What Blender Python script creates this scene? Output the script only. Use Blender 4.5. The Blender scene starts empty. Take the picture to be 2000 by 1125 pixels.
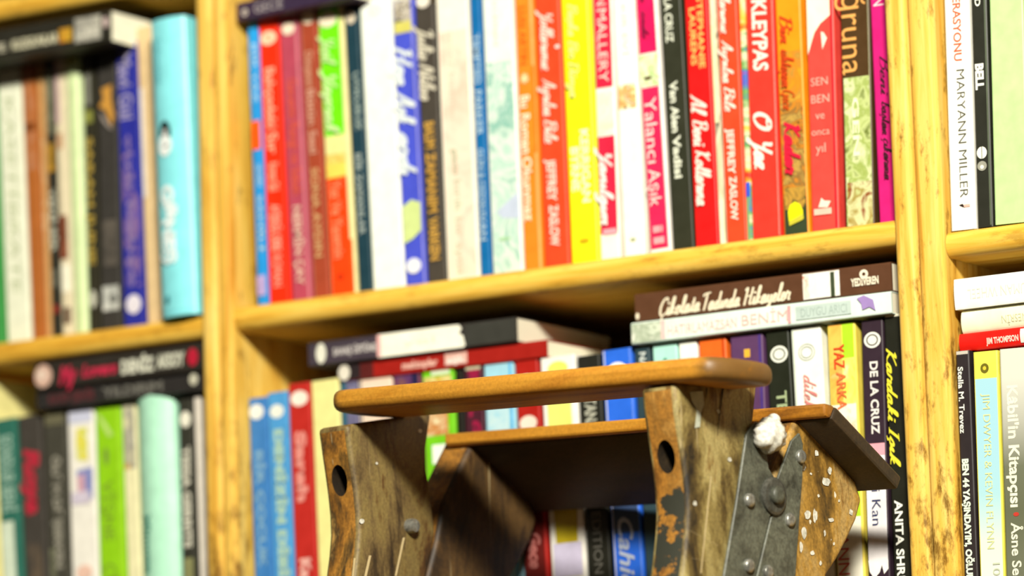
import bpy, bmesh, math, random
from mathutils import Vector, Matrix
random.seed(7)
PI = math.pi
SC = bpy.context.scene
COL = SC.collection

# ------------------------------------------------------------------ camera, light, exposure
F_PX, YAW, PITCH, ROLL = 8500.0, math.radians(32.0), math.radians(9.02), math.radians(1.85)
CENTRE = Vector((0.0, 0.0, 1.60))          # the point of the shelf front that the picture centre looks at
DIST = F_PX / 2700.0
fwd = Vector((-math.sin(YAW) * math.cos(PITCH), math.cos(YAW) * math.cos(PITCH), math.sin(PITCH)))
r0 = Vector((math.cos(YAW), math.sin(YAW), 0.0))
u0 = r0.cross(fwd)
c_, s_ = math.cos(ROLL), math.sin(ROLL)
right = r0 * c_ + u0 * (-s_)
up = r0 * s_ + u0 * c_
EYE = CENTRE - fwd * DIST
cd = bpy.data.cameras.new('camera')
cam = bpy.data.objects.new('camera', cd)
COL.objects.link(cam)
cam.matrix_world = Matrix((
    (right.x, up.x, -fwd.x, EYE.x), (right.y, up.y, -fwd.y, EYE.y),
    (right.z, up.z, -fwd.z, EYE.z), (0, 0, 0, 1)))
cd.sensor_width = 36.0
cd.lens = 36.0 * F_PX / 2000.0
cd.clip_start = 0.05
cd.clip_end = 50
cd.dof.use_dof = True
cd.dof.aperture_fstop = 3.4
cd.dof.focus_distance = 2.92
SC.camera = cam

w = bpy.data.worlds.new('room_light')
w.use_nodes = True
w.node_tree.nodes['Background'].inputs[0].default_value = (1.0, 0.93, 0.78, 1)
w.node_tree.nodes['Background'].inputs[1].default_value = 0.055
SC.world = w


def lamp(name, loc, target, size, energy, col):
    d = bpy.data.lights.new(name, 'AREA')
    d.shape = 'RECTANGLE'
    d.size, d.size_y = size
    d.energy = energy
    d.color = col
    o = bpy.data.objects.new(name, d)
    COL.objects.link(o)
    o.location = loc
    o.rotation_euler = (Vector(target) - Vector(loc)).to_track_quat('-Z', 'Y').to_euler()
    return o


lamp('ceiling_lamp', (1.65, -2.30, 2.86), (0, 0, 1.55), (0.45, 0.32), 185, (1.0, 0.95, 0.82))
SC.view_settings.view_transform = 'Standard'
SC.view_settings.look = 'None'
SC.view_settings.gamma = 1
SC.view_settings.use_curve_mapping = False
SC.view_settings.exposure = 0.22


# ------------------------------------------------------------------ pixel (2000x1125) -> point on a plane in the room
def ray(px, py):
    return (fwd * F_PX + right * (px - 1000.0) - up * (py - 562.5)).normalized()


def on_plane(px, py, p0, n):
    d = ray(px, py)
    return EYE + d * ((Vector(p0) - EYE).dot(n) / d.dot(n))


YN = Vector((0, 1, 0))


def at(px, py, y=0.0):
    return on_plane(px, py, (0, y, 0), YN)


# ------------------------------------------------------------------ materials
MATS = {}


def lin(h):
    h = h.lstrip('#')
    out = []
    for i in (0, 2, 4):
        c = int(h[i:i + 2], 16) / 255.0
        out.append(c / 12.92 if c <= 0.04045 else ((c + 0.055) / 1.055) ** 2.4)
    return out


K = 0.80


def rgba(h, k=K):
    return [min(1.0, c * k) for c in lin(h)] + [1.0]


def new_mat(name):
    m = bpy.data.materials.new(name)
    m.use_nodes = True
    nt = m.node_tree
    return m, nt, nt.nodes['Principled BSDF']


def N(nt, kind, **kw):
    n = nt.nodes.new(kind)
    for k, v in kw.items():
        setattr(n, k, v)
    return n


def paper(h, rough=0.42):
    """printed, lightly rubbed card in one colour"""
    key = ('p', h, rough)
    if key in MATS:
        return MATS[key]
    m, nt, b = new_mat('printed_card')
    tc = N(nt, 'ShaderNodeTexCoord')
    nz = N(nt, 'ShaderNodeTexNoise')
    nz.inputs['Scale'].default_value = 90
    nz.inputs['Detail'].default_value = 4
    nt.links.new(tc.outputs['Object'], nz.inputs['Vector'])
    cr = N(nt, 'ShaderNodeValToRGB')
    c = rgba(h)
    cr.color_ramp.elements[0].position = 0.30
    cr.color_ramp.elements[1].position = 0.72
    cr.color_ramp.elements[0].color = [x * 0.90 for x in c[:3]] + [1]
    cr.color_ramp.elements[1].color = [min(1, x * 1.06 + 0.003) for x in c[:3]] + [1]
    nt.links.new(nz.outputs['Fac'], cr.inputs['Fac'])
    nt.links.new(cr.outputs['Color'], b.inputs['Base Color'])
    b.inputs['Roughness'].default_value = rough
    b.inputs['Specular IOR Level'].default_value = 0.35
    MATS[key] = m
    return m


def picture(cols, scale=60, stretch=(1, 1, 1), dist=1.5):
    """an all-over printed picture: several inks in soft blotches"""
    key = ('c', tuple(cols), scale, stretch)
    if key in MATS:
        return MATS[key]
    m, nt, b = new_mat('printed_picture')
    tc = N(nt, 'ShaderNodeTexCoord')
    mp = N(nt, 'ShaderNodeMapping')
    mp.inputs['Scale'].default_value = stretch
    nz = N(nt, 'ShaderNodeTexNoise')
    nz.inputs['Scale'].default_value = scale
    nz.inputs['Detail'].default_value = 5
    nz.inputs['Distortion'].default_value = dist
    nt.links.new(tc.outputs['Object'], mp.inputs['Vector'])
    nt.links.new(mp.outputs['Vector'], nz.inputs['Vector'])
    cr = N(nt, 'ShaderNodeValToRGB')
    el = cr.color_ramp.elements
    n = len(cols)
    while len(el) < n:
        el.new(0.5)
    for i, h in enumerate(cols):
        el[i].position = 0.32 + 0.36 * i / max(1, n - 1)
        el[i].color = rgba(h)
    nt.links.new(nz.outputs['Fac'], cr.inputs['Fac'])
    nt.links.new(cr.outputs['Color'], b.inputs['Base Color'])
    b.inputs['Roughness'].default_value = 0.45
    MATS[key] = m
    return m


def fade(cols, z0, z1):
    """inks that run from one to the next along the spine (local Z, metres)"""
    m, nt, b = new_mat('printed_fade')
    tc = N(nt, 'ShaderNodeTexCoord')
    sp = N(nt, 'ShaderNodeSeparateXYZ')
    nt.links.new(tc.outputs['Object'], sp.inputs[0])
    mr = N(nt, 'ShaderNodeMapRange')
    mr.inputs['From Min'].default_value = z0
    mr.inputs['From Max'].default_value = z1
    nt.links.new(sp.outputs['Z'], mr.inputs['Value'])
    cr = N(nt, 'ShaderNodeValToRGB')
    el = cr.color_ramp.elements
    while len(el) < len(cols):
        el.new(0.5)
    for i, h in enumerate(cols):
        el[i].position = i / (len(cols) - 1)
        el[i].color = rgba(h)
    nt.links.new(mr.outputs['Result'], cr.inputs['Fac'])
    nt.links.new(cr.outputs['Color'], b.inputs['Base Color'])
    b.inputs['Roughness'].default_value = 0.42
    return m


def pages_mat():
    key = 'pages'
    if key in MATS:
        return MATS[key]
    m, nt, b = new_mat('page_edges')
    tc = N(nt, 'ShaderNodeTexCoord')
    wv = N(nt, 'ShaderNodeTexWave')
    wv.inputs['Scale'].default_value = 420
    wv.inputs['Distortion'].default_value = 1.0
    nt.links.new(tc.outputs['Object'], wv.inputs['Vector'])
    cr = N(nt, 'ShaderNodeValToRGB')
    cr.color_ramp.elements[0].color = rgba('#e9e0c0')
    cr.color_ramp.elements[1].color = rgba('#fbf8e4')
    nt.links.new(wv.outputs['Fac'], cr.inputs['Fac'])
    nt.links.new(cr.outputs['Color'], b.inputs['Base Color'])
    b.inputs['Roughness'].default_value = 0.8
    MATS[key] = m
    return m


def wood(name, c0, c1, c2, axis='Z', scale=14, dark=0.0, rough=0.45, low=None):
    """varnished wood with its grain along one axis, plus dark handling stains"""
    key = ('w', name)
    if key in MATS:
        return MATS[key]
    m, nt, b = new_mat(name)
    tc = N(nt, 'ShaderNodeTexCoord')
    mp = N(nt, 'ShaderNodeMapping')
    st = {'X': (0.06, 1, 1), 'Z': (1, 1, 0.06), 'Y': (1, 0.06, 1)}[axis]
    mp.inputs['Scale'].default_value = st
    nt.links.new(tc.outputs['Object'], mp.inputs['Vector'])
    n1 = N(nt, 'ShaderNodeTexNoise')
    n1.inputs['Scale'].default_value = scale * 10
    n1.inputs['Detail'].default_value = 7
    n1.inputs['Roughness'].default_value = 0.62
    n1.inputs['Distortion'].default_value = 0.6
    nt.links.new(mp.outputs['Vector'], n1.inputs['Vector'])
    cr = N(nt, 'ShaderNodeValToRGB')
    cr.color_ramp.elements[0].position = 0.30
    cr.color_ramp.elements[0].color = rgba(c0)
    cr.color_ramp.elements[1].position = 0.72
    cr.color_ramp.elements[1].color = rgba(c2)
    e = cr.color_ramp.elements.new(0.48)
    e.color = rgba(c1)
    nt.links.new(n1.outputs['Fac'], cr.inputs['Fac'])
    col = cr.outputs['Color']
    if dark > 0:
        n2 = N(nt, 'ShaderNodeTexNoise')
        n2.inputs['Scale'].default_value = 90
        n2.inputs['Detail'].default_value = 9
        n2.inputs['Roughness'].default_value = 0.72
        mp2 = N(nt, 'ShaderNodeMapping')
        mp2.inputs['Scale'].default_value = {'X': (0.35, 1, 1), 'Z': (1, 1, 0.35), 'Y': (1, 0.35, 1)}[axis]
        nt.links.new(tc.outputs['Object'], mp2.inputs['Vector'])
        nt.links.new(mp2.outputs['Vector'], n2.inputs['Vector'])
        cr2 = N(nt, 'ShaderNodeValToRGB')
        cr2.color_ramp.elements[0].position = 0.54
        cr2.color_ramp.elements[0].color = (0, 0, 0, 1)
        cr2.color_ramp.elements[1].position = 0.66
        cr2.color_ramp.elements[1].color = (dark, dark, dark, 1)
        fac = n2.outputs['Fac']
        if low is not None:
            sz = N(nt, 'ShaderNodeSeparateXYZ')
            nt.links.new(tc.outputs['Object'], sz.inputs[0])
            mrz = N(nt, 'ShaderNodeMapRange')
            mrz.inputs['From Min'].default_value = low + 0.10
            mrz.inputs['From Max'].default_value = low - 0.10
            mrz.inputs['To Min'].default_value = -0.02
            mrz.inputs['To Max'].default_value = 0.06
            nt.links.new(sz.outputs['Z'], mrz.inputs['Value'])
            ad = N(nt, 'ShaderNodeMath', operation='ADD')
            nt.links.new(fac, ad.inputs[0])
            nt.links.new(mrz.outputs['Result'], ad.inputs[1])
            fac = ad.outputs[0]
        nt.links.new(fac, cr2.inputs['Fac'])
        mx = N(nt, 'ShaderNodeMixRGB')
        mx.inputs[2].default_value = rgba('#6b4412')
        nt.links.new(cr2.outputs['Color'], mx.inputs[0])
        nt.links.new(col, mx.inputs[1])
        col = mx.outputs[0]
    nt.links.new(col, b.inputs['Base Color'])
    b.inputs['Roughness'].default_value = rough
    b.inputs['Specular IOR Level'].default_value = 0.15
    MATS[key] = m
    return m


def worn(name, cols, scale=30, stretch=(1, 1, 0.25), spots=0.0, spot_col='#e8e4d0', scratch=True, rough=0.6, metal=0.0, grain=0.3, ends=None):
    """old ladder surfaces: layered stains, rubbed paint, drips and scratches"""
    key = ('x', name)
    if key in MATS:
        return MATS[key]
    m, nt, b = new_mat(name)
    tc = N(nt, 'ShaderNodeTexCoord')
    mp = N(nt, 'ShaderNodeMapping')
    mp.inputs['Scale'].default_value = stretch
    nt.links.new(tc.outputs['Object'], mp.inputs['Vector'])
    n1 = N(nt, 'ShaderNodeTexNoise')
    n1.inputs['Scale'].default_value = scale
    n1.inputs['Detail'].default_value = 9
    n1.inputs['Roughness'].default_value = 0.68
    n1.inputs['Distortion'].default_value = 0.4
    nt.links.new(mp.outputs['Vector'], n1.inputs['Vector'])
    cr = N(nt, 'ShaderNodeValToRGB')
    el = cr.color_ramp.elements
    while len(el) < len(cols):
        el.new(0.5)
    for i, h in enumerate(cols):
        el[i].position = 0.33 + 0.34 * i / (len(cols) - 1)
        el[i].color = rgba(h)
    nt.links.new(n1.outputs['Fac'], cr.inputs['Fac'])
    col = cr.outputs['Color']
    # fine dirt grain
    n3 = N(nt, 'ShaderNodeTexNoise')
    n3.inputs['Scale'].default_value = 480
    n3.inputs['Detail'].default_value = 3
    nt.links.new(tc.outputs['Object'], n3.inputs['Vector'])
    mr = N(nt, 'ShaderNodeMapRange')
    mr.inputs['From Min'].default_value = 0.3
    mr.inputs['From Max'].default_value = 0.7
    mr.inputs['To Min'].default_value = 1 - grain
    mr.inputs['To Max'].default_value = 1 + grain * 0.7
    nt.links.new(n3.outputs['Fac'], mr.inputs['Value'])
    mu = N(nt, 'ShaderNodeMixRGB', blend_type='MULTIPLY')
    mu.inputs[0].default_value = 1
    nt.links.new(col, mu.inputs[1])
    nt.links.new(mr.outputs['Result'], mu.inputs[2])
    col = mu.outputs[0]
    if scratch:
        mps = N(nt, 'ShaderNodeMapping')
        mps.inputs['Scale'].default_value = (1, 1, 0.03)
        mps.inputs['Rotation'].default_value = (0.12, 0, 0)
        nt.links.new(tc.outputs['Object'], mps.inputs['Vector'])
        ns = N(nt, 'ShaderNodeTexNoise')
        ns.inputs['Scale'].default_value = 190
        ns.inputs['Detail'].default_value = 2
        nt.links.new(mps.outputs['Vector'], ns.inputs['Vector'])
        crs = N(nt, 'ShaderNodeValToRGB')
        crs.color_ramp.elements[0].position = 0.69
        crs.color_ramp.elements[0].color = (0, 0, 0, 1)
        crs.color_ramp.elements[1].position = 0.72
        crs.color_ramp.elements[1].color = (0.7, 0.7, 0.7, 1)
        nt.links.new(ns.outputs['Fac'], crs.inputs['Fac'])
        mx = N(nt, 'ShaderNodeMixRGB')
        mx.inputs[2].default_value = rgba('#cdb98a')
        nt.links.new(crs.outputs['Color'], mx.inputs[0])
        nt.links.new(col, mx.inputs[1])
        col = mx.outputs[0]
    if ends is not None:
        # handled ends: the varnish is worn through to grey wood (local X, metres)
        sx_ = N(nt, 'ShaderNodeSeparateXYZ')
        nt.links.new(tc.outputs['Object'], sx_.inputs[0])
        mid = N(nt, 'ShaderNodeMath', operation='SUBTRACT')
        mid.inputs[1].default_value = (ends[0] + ends[1]) / 2
        nt.links.new(sx_.outputs['X'], mid.inputs[0])
        ab = N(nt, 'ShaderNodeMath', operation='ABSOLUTE')
        nt.links.new(mid.outputs[0], ab.inputs[0])
        mre = N(nt, 'ShaderNodeMapRange')
        half = abs(ends[1] - ends[0]) / 2
        mre.inputs['From Min'].default_value = half - 0.055
        mre.inputs['From Max'].default_value = half - 0.005
        mre.inputs['To Min'].default_value = -0.30
        mre.inputs['To Max'].default_value = 0.16
        nt.links.new(ab.outputs[0], mre.inputs['Value'])
        ae = N(nt, 'ShaderNodeMath', operation='ADD')
        nt.links.new(mre.outputs['Result'], ae.inputs[0])
        nt.links.new(n1.outputs['Fac'], ae.inputs[1])
        cre = N(nt, 'ShaderNodeValToRGB')
        cre.color_ramp.elements[0].position = 0.50
        cre.color_ramp.elements[0].color = (0, 0, 0, 1)
        cre.color_ramp.elements[1].position = 0.62
        cre.color_ramp.elements[1].color = (0.9, 0.9, 0.9, 1)
        nt.links.new(ae.outputs[0], cre.inputs['Fac'])
        mxe = N(nt, 'ShaderNodeMixRGB')
        mxe.inputs[2].default_value = rgba('#6e5028')
        nt.links.new(cre.outputs['Color'], mxe.inputs[0])
        nt.links.new(col, mxe.inputs[1])
        col = mxe.outputs[0]
    if spots > 0:
        vo = N(nt, 'ShaderNodeTexVoronoi')
        vo.inputs['Scale'].default_value = 62
        mpv = N(nt, 'ShaderNodeMapping')
        mpv.inputs['Scale'].default_value = (1, 1, 0.6)
        nd = N(nt, 'ShaderNodeTexNoise')
        nd.inputs['Scale'].default_value = 110
        nt.links.new(tc.outputs['Object'], nd.inputs['Vector'])
        ad = N(nt, 'ShaderNodeMixRGB', blend_type='ADD')
        ad.inputs[0].default_value = 0.012
        nt.links.new(tc.outputs['Object'], ad.inputs[1])
        nt.links.new(nd.outputs['Color'], ad.inputs[2])
        nt.links.new(ad.outputs[0], mpv.inputs['Vector'])
        nt.links.new(mpv.outputs['Vector'], vo.inputs['Vector'])
        # only some cells carry a drop: compare the cell colour
        sx = N(nt, 'ShaderNodeSeparateXYZ')
        nt.links.new(vo.outputs['Color'], sx.inputs[0])
        mth = N(nt, 'ShaderNodeMath', operation='MULTIPLY')
        mth.inputs[1].default_value = spots
        nt.links.new(sx.outputs[0], mth.inputs[0])
        lt = N(nt, 'ShaderNodeMath', operation='LESS_THAN')
        nt.links.new(vo.outputs['Distance'], lt.inputs[0])
        nt.links.new(mth.outputs[0], lt.inputs[1])
        mx = N(nt, 'ShaderNodeMixRGB')
        mx.inputs[2].default_value = rgba(spot_col)
        nt.links.new(lt.outputs[0], mx.inputs[0])
        nt.links.new(col, mx.inputs[1])
        col = mx.outputs[0]
    nt.links.new(col, b.inputs['Base Color'])
    b.inputs['Roughness'].default_value = rough
    b.inputs['Metallic'].default_value = metal
    bp = N(nt, 'ShaderNodeBump')
    bp.inputs['Strength'].default_value = 0.25
    bp.inputs['Distance'].default_value = 0.002
    nt.links.new(n1.outputs['Fac'], bp.inputs['Height'])
    nt.links.new(bp.outputs['Normal'], b.inputs['Normal'])
    MATS[key] = m
    return m


# ------------------------------------------------------------------ mesh helpers
class MB:
    """collects faces with materials; build() links them as one mesh object"""

    def __init__(self):
        self.v, self.f, self.m, self.mats = [], [], [], []

    def mi(self, mat):
        if mat not in self.mats:
            self.mats.append(mat)
        return self.mats.index(mat)

    def add(self, verts, faces, mat):
        o = len(self.v)
        self.v += [tuple(p) for p in verts]
        i = self.mi(mat)
        for f in faces:
            self.f.append([a + o for a in f])
            self.m.append(i)

    def prism(self, poly, axis_vec, mat, cap=True):
        """closed polygon (list of Vectors) swept along a vector"""
        n = len(poly)
        a = [Vector(p) for p in poly]
        bb = [p + Vector(axis_vec) for p in a]
        fs = [[i, (i + 1) % n, n + (i + 1) % n, n + i] for i in range(n)]
        if cap:
            fs += [list(range(n))[::-1], list(range(n, 2 * n))]
        self.add(a + bb, fs, mat)

    def box(self, lo, hi, mat):
        x0, y0, z0 = lo
        x1, y1, z1 = hi
        self.prism([(x0, y0, z0), (x1, y0, z0), (x1, y1, z0), (x0, y1, z0)], (0, 0, z1 - z0), mat)

    def build(self, name, parent=None, smooth=False, bevel=0.0, seg=2, fix=True):
        me = bpy.data.meshes.new(name)
        me.from_pydata(self.v, [], self.f)
        for m in self.mats:
            me.materials.append(m)
        me.polygons.foreach_set('material_index', self.m)
        if fix or bevel:
            bm = bmesh.new()
            bm.from_mesh(me)
            if bevel:
                bmesh.ops.remove_doubles(bm, verts=bm.verts, dist=1e-6)
                bmesh.ops.recalc_face_normals(bm, faces=bm.faces)
                ed = [e for e in bm.edges if len(e.link_faces) == 2 and e.calc_face_angle(0) > 0.6]
                bmesh.ops.bevel(bm, geom=ed, offset=bevel, segments=seg, affect='EDGES', profile=0.5)
            else:
                bmesh.ops.recalc_face_normals(bm, faces=bm.faces)
            bm.to_mesh(me)
            bm.free()
        me.update()
        if smooth:
            me.polygons.foreach_set('use_smooth', [True] * len(me.polygons))
            try:
                me.set_sharp_from_angle(angle=math.radians(40))
            except Exception:
                pass
            for p in me.polygons:
                if max(abs(c) for c in p.normal) > 0.999:
                    p.use_smooth = False
        o = bpy.data.objects.new(name, me)
        COL.objects.link(o)
        if parent is not None:
            o.parent = parent
        return o


def thing(name, label, cat, loc=(0, 0, 0), rot=(0, 0, 0), group=None):
    o = bpy.data.objects.new(name, None)
    o.empty_display_size = 0.05
    COL.objects.link(o)
    o.location = loc
    o.rotation_euler = rot
    o['label'] = label
    o['category'] = cat
    if group:
        o['group'] = group
    return o


# ------------------------------------------------------------------ lettering
TXT = {}


def text_geo(s, bold=0.0, shear=0.0, space=1.0):
    key = (s, bold, shear, space)
    if key in TXT:
        return TXT[key]
    c = bpy.data.curves.new('lettering', 'FONT')
    c.body = s
    c.size = 1.0
    c.offset = bold
    c.shear = shear
    c.space_character = space
    c.resolution_u = 3
    c.fill_mode = 'FRONT'
    o = bpy.data.objects.new('lettering', c)
    me = bpy.data.meshes.new_from_object(o)
    vs = [(v.co.x, v.co.y) for v in me.vertices]
    fs = [list(p.vertices) for p in me.polygons]
    bpy.data.objects.remove(o)
    bpy.data.curves.remove(c)
    bpy.data.meshes.remove(me)
    TXT[key] = (vs, fs)
    return TXT[key]


# ------------------------------------------------------------------ books
class Book:
    """A book standing (or lying) with its spine towards the room.
    Local frame: X across the spine, +Y into the book, Z along the spine from tail to head."""

    def __init__(self, name, label, group, t, h, depth, loc, rot, cover, s_of, hard=False, rnd=None, page_in=None, pages='pages', edge=None):
        self.t, self.h, self.s_of, self.layer = t, h, s_of, 1
        self.root = thing(name, label, 'book', loc, rot, group)
        self.mb = MB()
        self.cover = paper(cover) if isinstance(cover, str) else cover
        th = 0.0024 if hard else 0.0007
        bulge = rnd if rnd is not None else (0.0 if not hard else min(0.004, t * 0.16))
        self.bulge = bulge
        r = min(0.0012, t * 0.12)
        # C profile of the cover in XY, outer side then inner side
        outer = [(-t / 2, depth), (-t / 2, r)]
        if bulge > 0:
            n = 16
            for i in range(n + 1):
                a = i / n
                outer.append((-t / 2 + t * a, -bulge * math.sin(PI * a) ** 0.7 if 0 < i < n else 0.0))
        else:
            outer += [(-t / 2 + r * 0.3, r * 0.3), (-t / 2 + r, 0), (t / 2 - r, 0), (t / 2 - r * 0.3, r * 0.3)]
        outer += [(t / 2, r), (t / 2, depth)]
        inner = [(t / 2 - th, depth), (t / 2 - th, th + r), (-t / 2 + th, th + r), (-t / 2 + th, depth)]
        prof = outer + inner
        nO, n = len(outer), len(outer) + 4
        vs = [(x, y, 0) for x, y in prof] + [(x, y, h) for x, y in prof]
        fs = [[i, (i + 1) % n, n + (i + 1) % n, n + i] for i in range(n)]
        # caps as quads between the outer and inner outline
        A, B, C, D = nO, nO + 1, nO + 2, nO + 3
        capf = [[0, 1, C, D], list(range(1, nO - 1)) + [B, C], [nO - 2, nO - 1, A, B]]
        fs += [f[::-1] for f in capf] + [[i + n for i in f] for f in capf]
        self.mb.add(vs, fs, self.cover)
        # page block
        ins = 0.003 if hard else 0.0003
        if page_in is not None:
            ins = page_in
        pb = MB()
        pm = pages_mat() if pages == 'pages' else paper(pages, 0.7)
        pb.box((-t / 2 + th + 1e-4, th + r + 1e-4, ins), (t / 2 - th - 1e-4, depth - 0.003, h - ins), pm)
        self.pb = pb

    # ---- marks; s = pixel position along the spine
    def _y(self, u=0.5):
        y = -self.bulge * math.sin(PI * min(1, max(0, u))) ** 0.7 if self.bulge else 0.0
        y -= (0.00025 if self.bulge else 0.00012) * self.layer
        return y

    def rect(self, s0, s1, c, ua=0.0, ub=1.0):
        m = paper(c) if isinstance(c, str) else c
        z0, z1 = sorted((self.s_of(s0), self.s_of(s1)))
        z0, z1 = max(z0, 0.0002), min(z1, self.h - 0.0002)
        t = self.t
        k = 16 if self.bulge else 1
        xs = [ua + (ub - ua) * i / k for i in range(k + 1)]
        if not self.bulge:
            xs = [max(0.06, xs[0]) if ua < 0.06 else xs[0], min(0.94, xs[1]) if ub > 0.94 else xs[1]]
        vs = []
        for u in xs:
            vs += [((u - 0.5) * t, self._y(u), z0), ((u - 0.5) * t, self._y(u), z1)]
        self.mb.add(vs, [[2 * i, 2 * i + 2, 2 * i + 3, 2 * i + 1] for i in range(len(xs) - 1)], m)
        self.layer += 1
        return self

    def poly(self, pts, c):
        """pts: (u, s) corners"""
        m = paper(c) if isinstance(c, str) else c
        y = self._y(0.5)
        vs = [((u - 0.5) * self.t, y, min(self.h - 2e-4, max(2e-4, self.s_of(s)))) for u, s in pts]
        self.mb.add(vs, [list(range(len(vs)))], m)
        self.layer += 1
        return self

    def ell(self, s, u, ru, rs, c, hole=None):
        """oval: ru as a share of the spine width, rs in metres"""
        m = paper(c) if isinstance(c, str) else c
        z = self.s_of(s)
        y = self._y(u)
        vs = [((u - 0.5 + ru * math.cos(a)) * self.t, self._y(u + ru * math.cos(a)), z + rs * math.sin(a)) for a in [2 * PI * i / 24 for i in range(24)]]
        if hole:
            k = hole
            vi = [((u - 0.5 + k * ru * math.cos(a)) * self.t, y, z + k * rs * math.sin(a)) for a in [2 * PI * i / 24 for i in range(24)]]
            self.mb.add(vs + vi, [[i, (i + 1) % 24, 24 + (i + 1) % 24, 24 + i] for i in range(24)], m)
        else:
            self.mb.add(vs, [list(range(24))], m)
        self.layer += 1
        return self

    def txt(self, s, a, b, c, u=0.5, size=0.5, bold=0.0, it=0.0, flip=False, script=False, pen=0.62):
        """lettering along the spine from pixel a to pixel b (head to tail); size = capital height as a share of the spine width"""
        m = paper(c, 0.5)
        vs, fs = script_geo(s, pen) if script else text_geo(s, bold, it)
        if not vs:
            return self
        xs = [p[0] for p in vs]
        x0, x1 = min(xs), max(xs)
        za, zb = self.s_of(a), self.s_of(b)
        kx = (za - zb) / max(1e-6, x1 - x0)
        ky = size * self.t / 0.72
        y = self._y(u)
        out = []
        for p in vs:
            px, py = p[0], p[1]
            lift = p[2] if len(p) > 2 else 0.0
            du = (py - 0.36) * ky
            dz = za - (px - x0) * kx
            if flip:
                du = -du
                dz = zb + (px - x0) * kx
            out.append(((u - 0.5) * self.t + du, (self._y(u + du / self.t) if self.bulge else y) - lift, dz))
        self.mb.add(out, fs, m)
        self.layer += 1
        return self

    def across(self, s, at_s, c, wid=0.8, u=0.5, hgt=None, bold=0.0, it=0.0):
        """a word printed across an upright spine"""
        m = paper(c, 0.5)
        vs, fs = text_geo(s, bold, it)
        xs = [p[0] for p in vs]
        x0, x1 = min(xs), max(xs)
        k = wid * self.t / (x1 - x0)
        kz = k if hgt is None else hgt / 0.72
        z = self.s_of(at_s)
        y = self._y(u)
        out = [((u - 0.5) * self.t + (px - (x0 + x1) / 2) * k, y, z + (py - 0.36) * kz) for px, py in vs]
        self.mb.add(out, fs, m)
        self.layer += 1
        return self

    def done(self):
        c = self.mb.build('cover', self.root, fix=False)
        p = self.pb.build('page_block', self.root)
        return self.root


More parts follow.
